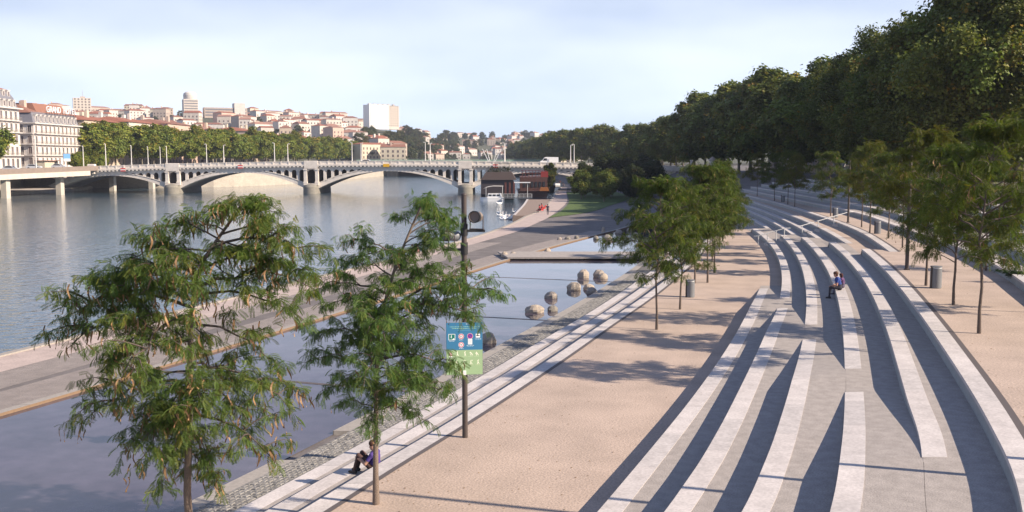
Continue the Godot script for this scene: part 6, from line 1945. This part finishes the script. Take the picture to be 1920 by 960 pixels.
# ---------------------------------------------------------------- boats and birds
func boats() -> void:
	# the dark barge with a roof terrace
	var t := thing("barge", "dark brown barge with a roof terrace full of plants and people, by the bridge", "barge", Vector3(-3.6, 0, -252))
	var s := Shape.new()
	s.hexa(Vector3(0, 0.5, -14), Vector3(7.6, 2.0, 36), Vector3(8.4, 2.0, 38))
	obj("hull", s, mat(Color(0.03, 0.028, 0.03), 0.5), t)
	s = Shape.new()
	s.box(Vector3(-0.1, 3.2, -14), Vector3(8.2, 3.8, 36))
	obj("cabin", s, mat(Color(0.05, 0.04, 0.045), 0.6), t)
	s = Shape.new()
	s.hexa(Vector3(0.2, 6.0, -14), Vector3(8.8, 1.9, 37), Vector3(6.4, 1.9, 32))
	obj("roof_skirt", s, mat(Color(0.05, 0.035, 0.032), 0.8), t)
	for k in 5:
		s = Shape.new()
		s.box(Vector3(-4.12, 3.2, 0.5 - k * 6.5), Vector3(0.08, 1.0, 2.4))
		obj("window", s, M.glass, t)
	s = Shape.new()
	for k in 9: s.tube([Vector3(-2.8 + k * 0.7, 6.9, 1.8), Vector3(-2.8 + k * 0.7, 7.9, 1.8)], [0.04, 0.04], 4)
	s.box(Vector3(0, 7.9, 1.8), Vector3(5.8, 0.07, 0.07)); s.box(Vector3(0, 7.4, 1.8), Vector3(5.8, 0.05, 0.05))
	tag(obj("railing", s, M.dark_metal, t), "", "", "", "stuff")
	s = Shape.new()
	s.box(Vector3(1.2, 9.0, -9), Vector3(4.4, 0.15, 10))
	for q in [[-0.8, -5.2], [3.6, -5.2], [-0.8, -14.8], [3.6, -14.8]]: s.tube([Vector3(q[0] * 0.8, 6.8, q[1]), Vector3(q[0] * 0.8, 9.0, q[1])], [0.06, 0.06], 5)
	obj("awning", s, mat(Color(0.12, 0.12, 0.11), 0.8), t)
	s = Shape.new()
	for k in 3: s.box(Vector3(2.0 + k * 1.05, 3.0, 4.1), Vector3(0.5, 3.2, 0.12))
	obj("red_posts", s, mat(Color(0.12, 0.04, 0.035), 0.7), t)
	var leaf := leaf_cluster(10, 0.45, 0.28, 40)
	var xf := []; var tint := []
	for k in 60:
		xf.append(Transform3D(Basis(Vector3.UP, rng.randf() * TAU), Vector3(rng.randf_range(-2.6, 3.0), rng.randf_range(7.0, 8.3), rng.randf_range(-6.0, 1.6))))
		var g := rng.randf_range(0.5, 1.2)
		tint.append(Color(0.05 * g, 0.07 * g, 0.03 * g))
	scatter("plants", t, leaf, M.plane, xf, tint)
	# red barge behind
	t = thing("red_barge", "red and dark barge moored behind the brown one, with deck posts", "barge", Vector3(5.6, 0, -276))
	s = Shape.new(); s.hexa(Vector3(0, 0.6, -2), Vector3(7.4, 2.2, 22), Vector3(8.2, 2.2, 24)); obj("hull", s, mat(Color(0.08, 0.04, 0.04), 0.6), t)
	s = Shape.new(); s.box(Vector3(0.3, 3.5, -2), Vector3(7.4, 3.8, 20)); obj("cabin", s, mat(Color(0.09, 0.04, 0.035), 0.7), t)
	for k in 6:
		s = Shape.new(); s.box(Vector3(-2.2 + k * 1.05, 3.4, 8.05), Vector3(0.6, 1.5, 0.1)); obj("window", s, M.glass, t)
	s = Shape.new()
	for k in 8: s.box(Vector3(-2.8 + k * 0.9, 6.3, 7.6), Vector3(0.14, 1.8, 0.14))
	s.box(Vector3(0.3, 7.2, 7.6), Vector3(7.0, 0.12, 0.12)); s.box(Vector3(0.3, 6.4, 7.6), Vector3(7.0, 0.1, 0.1))
	tag(obj("deck_posts", s, mat(Color(0.16, 0.045, 0.04), 0.7), t), "", "", "", "stuff")
	s = Shape.new(); s.box(Vector3(3.2, 6.1, 6.6), Vector3(2.0, 1.6, 2.4)); obj("red_tent", s, mat(Color(0.26, 0.03, 0.03), 0.8), t)
	s = Shape.new(); s.hexa(Vector3(3.1, 2.2, 9.6), Vector3(2.6, 1.0, 1.4), Vector3(2.0, 1.0, 1.0)); obj("orange_planter", s, mat(Color(0.24, 0.085, 0.02), 0.8), t)
	# one more barge under the arch
	t = thing("grey_barge", "dark grey barge lying farther back under the bridge's right arch", "barge", Vector3(9.5, 0, -330))
	s = Shape.new(); s.hexa(Vector3(0, 0.7, -6), Vector3(8.0, 2.4, 36), Vector3(9.0, 2.4, 38)); obj("hull", s, mat(Color(0.05, 0.05, 0.055), 0.6), t)
	s = Shape.new(); s.box(Vector3(0, 3.2, -6), Vector3(7.8, 2.8, 34)); obj("cabin", s, mat(Color(0.10, 0.085, 0.08), 0.7), t)
	for k in 5:
		s = Shape.new(); s.box(Vector3(-3.0 + k * 1.5, 3.4, 11.05), Vector3(0.9, 1.1, 0.1)); obj("window", s, M.glass, t)
	# the white boat
	t = thing("white_boat", "small white passenger boat with a pale canopy, moored before the barge", "boat", Vector3(-4.7, 0, -240), 0.0)
	s = Shape.new()
	var deck := PackedVector2Array([Vector2(-3.1, 0.0), Vector2(-2.3, 0.95), Vector2(-1.2, 1.2), Vector2(2.8, 1.2), Vector2(2.8, -1.2), Vector2(-1.2, -1.2), Vector2(-2.3, -0.95)])
	s.prism(deck, 1.15, Transform3D(Basis(Vector3.RIGHT, -PI / 2), Vector3(0, 0.95, 0)))
	obj("hull", s, M.white_paint, t)
	s = Shape.new(); s.hexa(Vector3(0.5, 1.45, 0), Vector3(3.6, 1.0, 2.0), Vector3(3.2, 1.0, 1.8)); obj("cabin", s, M.white_paint, t)
	for k in 3:
		s = Shape.new(); s.box(Vector3(-0.6 + k * 1.0, 1.5, 0.99), Vector3(0.7, 0.4, 0.06)); obj("window", s, M.glass, t)
	s = Shape.new()
	s.prism(PackedVector2Array([Vector2(-2.2, 3.1), Vector2(-1.2, 3.6), Vector2(0.2, 3.8), Vector2(2.6, 3.75), Vector2(2.6, 3.62), Vector2(0.2, 3.66), Vector2(-1.1, 3.46)]), 2.6, Transform3D(Basis(), Vector3(0, 0, 1.3)))
	obj("canopy", s, M.wall[3], t)
	for q in [[-1.6, 1.15], [2.4, 1.15], [-1.6, -1.15], [2.4, -1.15]]:
		s = Shape.new(); s.tube([Vector3(q[0], 0.9, q[1]), Vector3(q[0], 3.5, q[1])], [0.05, 0.05], 5); obj("canopy_post", s, M.rail, t)
	# gangway and landing stage
	t = thing("gangway", "grey metal gangway with railings from boat to quay", "gangway", Vector3(1.4, 0.9, -238))
	s = Shape.new(); s.box(Vector3.ZERO, Vector3(7.0, 0.16, 1.4)); obj("deck", s, M.grey_metal, t)
	for z in [-0.65, 0.65]:
		s = Shape.new()
		for y in [0.45, 0.95]: s.box(Vector3(0, y, z), Vector3(7.0, 0.06, 0.06))
		for k in 8: s.box(Vector3(-3.4 + k * 0.97, 0.5, z), Vector3(0.06, 0.9, 0.06))
		obj("railing", s, M.rail, t)
	t = thing("flat_canopy", "flat white canopy on thin posts over the landing stage", "canopy", Vector3(3.0, 0.9, -243))
	s = Shape.new(); s.box(Vector3(-0.5, 3.6, 0), Vector3(4.0, 0.18, 2.4)); obj("roof", s, M.white_paint, t)
	for x in [-2.0, 0.8]:
		s = Shape.new(); s.tube([Vector3(x, 0, 0), Vector3(x, 3.6, 0)], [0.07, 0.07], 6); obj("post", s, M.rail, t)
	# stone ramp down to the water
	s = Shape.new()
	var rl := Line.new([Vector2(0.0, 160), Vector2(2.2, 200), Vector2(3.4, 229)])
	s.ribbon(run_of(rl, func(d: float) -> float: return 0.9, 162, 229, 6.0), run_of(C.river, func(d: float) -> float: return 0.9, 162, 229, 6.0, 0.1))
	upright(s, rl, -1.0, 0.9, 162, 229, 6.0)
	s.quad(Vector3(rl.at(162.0), -1, -162), Vector3(C.river.at(162.0), -1, -162), Vector3(C.river.at(162.0), 0.9, -162), Vector3(rl.at(162.0), 0.9, -162))
	struct("landing_ramp", s, M.deck)
	s = Shape.new()
	s.ribbon(run_of(rl, 0.96, 163, 229, 6.0), run_of(rl, 0.96, 163, 229, 6.0, 0.45))
	upright(s, rl, 0.7, 0.96, 163, 229, 6.0)
	tag(obj("ramp_edging", s, M.stone[0], self), "pale stone edging along the river side of the landing ramp", "kerb")
	# swans
	var swan := thing("swan", "", "swan")
	s = Shape.new()
	s.ball(Vector3(0, 0.12, 0), Vector3(0.52, 0.22, 0.26), Basis(Vector3.BACK, 0.1), 7, 10)
	s.ball(Vector3(-0.45, 0.26, 0), Vector3(0.26, 0.12, 0.14), Basis(Vector3.BACK, -0.6), 5, 7)
	obj("body", s, M.white_paint, swan)
	s = Shape.new()
	s.tube([Vector3(0.42, 0.15, 0), Vector3(0.60, 0.32, 0), Vector3(0.58, 0.52, 0), Vector3(0.50, 0.68, 0), Vector3(0.56, 0.78, 0), Vector3(0.68, 0.76, 0)], [0.10, 0.065, 0.05, 0.045, 0.055, 0.03], 7)
	obj("neck", s, M.white_paint, swan)
	s = Shape.new()
	s.tube([Vector3(0.68, 0.76, 0), Vector3(0.80, 0.72, 0)], [0.028, 0.012], 5)
	obj("beak", s, mat(Color(0.6, 0.2, 0.03), 0.5), swan)
	var where := [[937, 405], [941, 409], [945, 407], [949, 411], [952, 406], [957, 412], [962, 408], [966, 411], [972, 407], [977, 406], [935, 400], [964, 399], [943, 412], [968, 405]]
	for i in where.size():
		var e = where[i]
		copy_of(swan, spot(e[0], e[1], 0.0), i * 2.1, "white swan in the flock beside the quay paving", 1.05).set_meta("group", "white swans beside the quay")
	copy_of(swan, spot(936, 383.0, 0.0), 0.5, "single white swan apart from the flock, before the white boat", 1.4)
	remove_child(swan); swan.queue_free()

# ---------------------------------------------------------------- people
# A figure is one skin: tapered bones joined smoothly on a grid, then meshed as surface nets.
func figure(bones: Array, cell: float) -> ArrayMesh:
	var lo := Vector3.ONE * 1e9; var hi := -lo
	for b in bones:
		for p in [b[0], b[1]]:
			var r := maxf(b[2], b[3]) + cell * 2.5
			lo = lo.min(p - Vector3.ONE * r); hi = hi.max(p + Vector3.ONE * r)
	var nx := int((hi.x - lo.x) / cell) + 2; var ny := int((hi.y - lo.y) / cell) + 2; var nz := int((hi.z - lo.z) / cell) + 2
	var f := PackedFloat32Array(); f.resize(nx * ny * nz); f.fill(1.0)
	var tone := PackedInt32Array(); tone.resize(nx * ny * nz)
	var best := PackedFloat32Array(); best.resize(nx * ny * nz); best.fill(9.0)
	for i in bones.size():
		var b = bones[i]
		var a: Vector3 = b[0]; var c: Vector3 = b[1]
		var ab := c - a; var len2 := maxf(ab.length_squared(), 1e-9)
		var rr := maxf(b[2], b[3]) + 0.09
		var m0 := ((a.min(c) - Vector3.ONE * rr - lo) / cell).floor().max(Vector3.ZERO)
		var m1 := ((a.max(c) + Vector3.ONE * rr - lo) / cell).ceil()
		for z in range(int(m0.z), mini(int(m1.z), nz - 1) + 1):
			for y in range(int(m0.y), mini(int(m1.y), ny - 1) + 1):
				for x in range(int(m0.x), mini(int(m1.x), nx - 1) + 1):
					var p := lo + Vector3(x, y, z) * cell
					var t := clampf((p - a).dot(ab) / len2, 0, 1)
					var d: float = p.distance_to(a + ab * t) - lerpf(b[2], b[3], t)
					var k := x + nx * (y + ny * z)
					if d < best[k]: best[k] = d; tone[k] = i
					var h := clampf(0.5 + 0.5 * (f[k] - d) / b[5], 0, 1)
					f[k] = lerpf(f[k], d, h) - b[5] * h * (1 - h)
	var idx := {}
	var v := PackedVector3Array(); var col := PackedColorArray()
	for z in nz - 1:
		for y in ny - 1:
			for x in nx - 1:
				var k := x + nx * (y + ny * z)
				var sum := Vector3.ZERO; var n := 0; var inside := 0
				for c in 8:
					if f[k + (c & 1) + nx * (((c >> 1) & 1) + ny * (c >> 2))] < 0: inside += 1
				if inside == 0 or inside == 8: continue
				for e in [[0, 1], [2, 3], [4, 5], [6, 7], [0, 2], [1, 3], [4, 6], [5, 7], [0, 4], [1, 5], [2, 6], [3, 7]]:
					var c0: int = e[0]; var c1: int = e[1]
					var f0 := f[k + (c0 & 1) + nx * (((c0 >> 1) & 1) + ny * (c0 >> 2))]
					var f1 := f[k + (c1 & 1) + nx * (((c1 >> 1) & 1) + ny * (c1 >> 2))]
					if (f0 < 0) != (f1 < 0):
						var t := f0 / (f0 - f1)
						sum += Vector3(c0 & 1, (c0 >> 1) & 1, c0 >> 2).lerp(Vector3(c1 & 1, (c1 >> 1) & 1, c1 >> 2), t); n += 1
				idx[k] = v.size()
				v.append(lo + (Vector3(x, y, z) + sum / n) * cell)
				col.append(bones[tone[k]][4])
	var tris := PackedInt32Array()
	for z in range(1, nz - 1):
		for y in range(1, ny - 1):
			for x in range(1, nx - 1):
				var k := x + nx * (y + ny * z)
				for ax in 3:
					var st: int = [1, nx, nx * ny][ax]
					var in0 := f[k] < 0; var in1 := f[k + st] < 0
					if in0 == in1: continue
					var s1: int = [nx, nx * ny, 1][ax]; var s2: int = [nx * ny, 1, nx][ax]
					var q := [k - s1 - s2, k - s2, k, k - s1]
					if not (idx.has(q[0]) and idx.has(q[1]) and idx.has(q[2]) and idx.has(q[3])): continue
					var a: int = idx[q[0]]; var b: int = idx[q[1]]; var c: int = idx[q[2]]; var d: int = idx[q[3]]
					if in0: tris.append_array([a, c, b, a, d, c])
					else: tris.append_array([a, b, c, a, c, d])
	var nrm := PackedVector3Array(); nrm.resize(v.size())
	for i in range(0, tris.size(), 3):
		var m := (v[tris[i + 2]] - v[tris[i]]).cross(v[tris[i + 1]] - v[tris[i]])
		for j in 3: nrm[tris[i + j]] += m
	for i in nrm.size(): nrm[i] = nrm[i].normalized()
	var arr := []
	arr.resize(Mesh.ARRAY_MAX)
	arr[Mesh.ARRAY_VERTEX] = v; arr[Mesh.ARRAY_NORMAL] = nrm; arr[Mesh.ARRAY_COLOR] = col; arr[Mesh.ARRAY_INDEX] = tris
	var m := ArrayMesh.new()
	m.add_surface_from_arrays(Mesh.PRIMITIVE_TRIANGLES, arr)
	return m

# pose: hip, chest, head, then elbows, hands, knees and feet of both sides; x is where the person faces, y up
func person(label: String, at: Vector3, turn: float, p: Dictionary, size: float, cell: float, skin: Color, top: Color, legs: Color, hair: Color, group := "") -> Node3D:
	var t := thing("person", label, "person", at, turn, group)
	t.scale = Vector3.ONE * size
	var shoe := Color(0.05, 0.045, 0.045)
	var hip: Vector3 = p.hip; var chest: Vector3 = p.chest; var head: Vector3 = p.head
	var up := (chest - hip).normalized()
	var face: Vector3 = p.get("face", Vector3.RIGHT)
	var bones := []
	bones.append([hip, hip + up * 0.16, 0.135, 0.13, legs, 0.05])
	bones.append([hip + up * 0.14, chest, 0.13, 0.145, top, 0.05])
	for s in [-1, 1]:
		var z := Vector3(0, 0, s)
		var sh := chest + up * 0.07 + z * 0.17
		bones.append([chest + up * 0.02 + z * 0.06, sh, 0.11, 0.065, top, 0.04])
		var el: Vector3 = p["elbow%d" % s]; var ha: Vector3 = p["hand%d" % s]
		bones.append([sh, sh.lerp(el, 0.6), 0.058, 0.05, top, 0.02])
		bones.append([sh.lerp(el, 0.6), el, 0.046, 0.041, p.get("sleeve", skin), 0.015])
		bones.append([el, ha, 0.042, 0.03, p.get("sleeve", skin), 0.012])
		var hd := (ha - el).normalized()
		bones.append([ha, ha + hd * 0.08, 0.036, 0.034, skin, 0.012])
		var w := hd.cross(up).normalized()
		for k in 4: bones.append([ha + hd * 0.08 + w * (k - 1.5) * 0.019, ha + hd * (0.14 + 0.012 * (2 - absf(k - 1.3))) + w * (k - 1.5) * 0.022 - up * 0.012, 0.010, 0.008, skin, 0.004])
		bones.append([ha + hd * 0.02 + w * 0.03, ha + hd * 0.075 + w * 0.062, 0.012, 0.009, skin, 0.005])
		var hj := hip + z * 0.085
		var kn: Vector3 = p["knee%d" % s]; var ft: Vector3 = p["foot%d" % s]
		bones.append([hj, kn, 0.092, 0.062, legs, 0.03])
		bones.append([kn, ft + Vector3(0, 0.08, 0), 0.060, 0.042, legs, 0.02])
		var fd: Vector3 = p.get("toe", Vector3.RIGHT)
		bones.append([ft + Vector3(0, 0.045, 0) - fd * 0.05, ft + Vector3(0, 0.035, 0) + fd * 0.14, 0.045, 0.035, shoe, 0.015])
	bones.append([chest + up * 0.1, head - Vector3(0, 0.07, 0), 0.056, 0.052, skin, 0.025])
	bones.append([head - Vector3(0, 0.035, 0) + face * 0.02, head + Vector3(0, 0.04, 0), 0.076, 0.088, skin, 0.02])
	bones.append([head + face * 0.045 - Vector3(0, 0.085, 0), head + face * 0.05 - Vector3(0, 0.06, 0), 0.035, 0.045, skin, 0.02])
	bones.append([head + face * 0.085, head + face * 0.105 - Vector3(0, 0.022, 0), 0.012, 0.014, skin, 0.006])
	var side := face.cross(Vector3.UP).normalized()
	for s in [-1, 1]: bones.append([head + side * 0.085 * s + Vector3(0, 0.012, 0), head + side * 0.088 * s - Vector3(0, 0.02, 0), 0.014, 0.010, skin, 0.006])
	obj("body", figure(bones, cell), M.body, t)
	var hb := []
	hb.append([head + Vector3(0, 0.055, 0) - face * 0.02, head + Vector3(0, 0.06, 0) + face * 0.03, 0.098, 0.09, hair, 0.02])
	hb.append([head + Vector3(0, 0.02, 0) - face * 0.035, head - face * 0.045 - Vector3(0, p.get("hair", 0.05), 0), 0.092, 0.07, hair, 0.02])
	obj("hair", figure(hb, cell * 0.8), M.body, t)
	for s in [-1, 1]:
		var e := Shape.new()
		e.ball(head + face * 0.088 + side * 0.033 * s + Vector3(0, 0.012, 0), Vector3.ONE * 0.011, Basis(), 4, 6)
		obj("eye", e, M.black, t)
	return t

func people() -> void:
	var skin := Color(0.48, 0.27, 0.19)
	var sit := {"hip": Vector3(0, 0.13, 0), "chest": Vector3(0.10, 0.52, 0), "head": Vector3(0.20, 0.79, 0), "elbow-1": Vector3(0.16, 0.28, -0.26), "elbow1": Vector3(0.16, 0.28, 0.26), "hand-1": Vector3(0.38, 0.20, -0.10), "hand1": Vector3(0.38, 0.20, 0.10), "knee-1": Vector3(0.43, 0.14, -0.12), "knee1": Vector3(0.43, 0.14, 0.12), "foot-1": Vector3(0.50, -0.42, -0.12), "foot1": Vector3(0.46, -0.42, 0.12), "face": Vector3(0.97, -0.25, 0)}
	# man in blue on the wall, leaning forward, feet on the tread below
	var d := 51.2
	person("man in a blue top and dark trousers sitting on a curved wall beside a child", Vector3(C[4].at(d) + 0.2, LV[3] + 0.006, -d), PI - 0.2, sit, 1.06, 0.022, skin, Color(0.025, 0.06, 0.26), Color(0.03, 0.03, 0.045), Color(0.10, 0.05, 0.03))
	var child := sit.duplicate()
	child.head = Vector3(0.10, 0.77, 0); child.chest = Vector3(0.04, 0.52, 0); child.face = Vector3(0.9, -0.1, 0.4).normalized(); child.sleeve = Color(0.14, 0.05, 0.12); child.hair = 0.09
	var dc := 52.1
	person("child in a patterned purple top sitting on the wall right of the man in blue", Vector3(C[4].at(dc) + 0.40, LV[3] + 0.006, -dc), PI - 0.5, child, 0.86, 0.022, skin, Color(0.13, 0.06, 0.16), Color(0.10, 0.08, 0.14), Color(0.07, 0.02, 0.02))
	# the man behind the topmost long step, knees drawn up
	var knees := {"hip": Vector3(0, 0.13, 0), "chest": Vector3(0.02, 0.50, 0), "head": Vector3(0.06, 0.78, 0), "elbow-1": Vector3(0.16, 0.34, -0.27), "elbow1": Vector3(0.16, 0.34, 0.27), "hand-1": Vector3(0.42, 0.42, -0.13), "hand1": Vector3(0.42, 0.42, 0.13), "knee-1": Vector3(0.44, 0.50, -0.11), "knee1": Vector3(0.45, 0.51, 0.11), "foot-1": Vector3(0.58, 0.0, -0.11), "foot1": Vector3(0.60, 0.0, 0.11), "face": Vector3(0.75, -0.1, -0.65).normalized(), "hair": 0.07}
	var m := spot(726, 890, 1.54)
	var dm := -m.z
	person("person with brown hair and purple-blue shirt sitting behind the topmost long step", Vector3(C.white.at(dm) - 0.26, 1.545, -dm), PI - 0.35, knees, 1.03, 0.016, skin, Color(0.075, 0.045, 0.22), Color(0.085, 0.045, 0.04), Color(0.075, 0.034, 0.02))
	# walkers and sitters on the lower quay
	var walk := {"hip": Vector3(0, 0.90, 0), "chest": Vector3(0.02, 1.30, 0), "head": Vector3(0.05, 1.60, 0), "elbow-1": Vector3(0.10, 1.10, -0.25), "elbow1": Vector3(-0.10, 1.08, 0.25), "hand-1": Vector3(0.24, 0.88, -0.22), "hand1": Vector3(-0.12, 0.83, 0.24), "knee-1": Vector3(-0.02, 0.48, -0.09), "knee1": Vector3(0.17, 0.50, 0.09), "foot-1": Vector3(-0.26, 0.03, -0.09), "foot1": Vector3(0.22, 0.0, 0.09)}
	person("dark-clothed person walking on the quay path beside the red seats", spot(1027, 403, 0.815), PI / 2, walk, 1.05, 0.03, skin, Color(0.03, 0.03, 0.05), Color(0.04, 0.04, 0.06), Color(0.04, 0.03, 0.03))
	var chair := sit.duplicate()
	for e in [[1017, 395.5, 2.6, "person in red sitting on a red lounger by the walker, nearer the path"], [1013, 398.5, 2.4, "person in red sitting on a red lounger, nearer the water"]]:
		var p := spot(e[0], e[1], 0.9)
		var t := thing("red_lounger", "low red lounger on the landing ramp, %s" % ("nearer the path" if e[0] > 1015 else "nearer the water"), "lounger", p, e[2], "red loungers on the landing ramp")
		var s := Shape.new(); s.bevel(Vector3(0.1, 0.40, 0), Vector3(1.2, 0.08, 0.6), 0.02); obj("seat", s, mat(Color(0.45, 0.05, 0.05), 0.7), t)
		s = Shape.new(); s.bevel(Vector3(-0.52, 0.7, 0), Vector3(0.75, 0.07, 0.6), 0.02, Basis(Vector3.BACK, -1.0)); obj("backrest", s, mat(Color(0.45, 0.05, 0.05), 0.7), t)
		for q in [[-0.4, -0.25], [-0.4, 0.25], [0.6, -0.25], [0.6, 0.25]]:
			s = Shape.new(); s.tube([Vector3(q[0], 0, q[1]), Vector3(q[0], 0.38, q[1])], [0.025, 0.025], 5); obj("leg", s, M.grey_metal, t)
		person(e[3], p + Vector3(0, 0.44, 0), e[2], chair, 1.0, 0.03, skin, Color(0.38, 0.05, 0.06), Color(0.10, 0.05, 0.06), Color(0.05, 0.03, 0.03))
	var far_folk := [[1046, 352, 0.4, Color(0.04, 0.04, 0.05), "dark figure on the lower quay before the bridge, left of two"], [1056, 352, 2.0, Color(0.06, 0.05, 0.06), "dark figure on the lower quay before the bridge, right of two"], [1050, 347, 1.2, Color(0.30, 0.10, 0.09), "reddish figure on the lower quay under the bridge"]]
	for e in far_folk:
		person(e[4], spot(e[0], e[1], 0.815), e[2], walk, 1.05, 0.045, skin, e[3], Color(0.04, 0.04, 0.06), Color(0.04, 0.03, 0.03))
	var low := sit.duplicate()
	for e in [[787, 471, "pale-clothed person sitting on the river edging behind the slim tree, left one"], [794, 469, "pale-clothed person sitting on the river edging behind the slim tree, right one"]]:
		var p := spot(e[0], e[1] + 4, 0.9)
		person(e[2], Vector3(C.river.at(-p.z) + 0.2, 0.88, p.z), PI + 0.2, low, 1.0, 0.03, skin, Color(0.62, 0.45, 0.42), Color(0.5, 0.25, 0.24), Color(0.10, 0.06, 0.04))
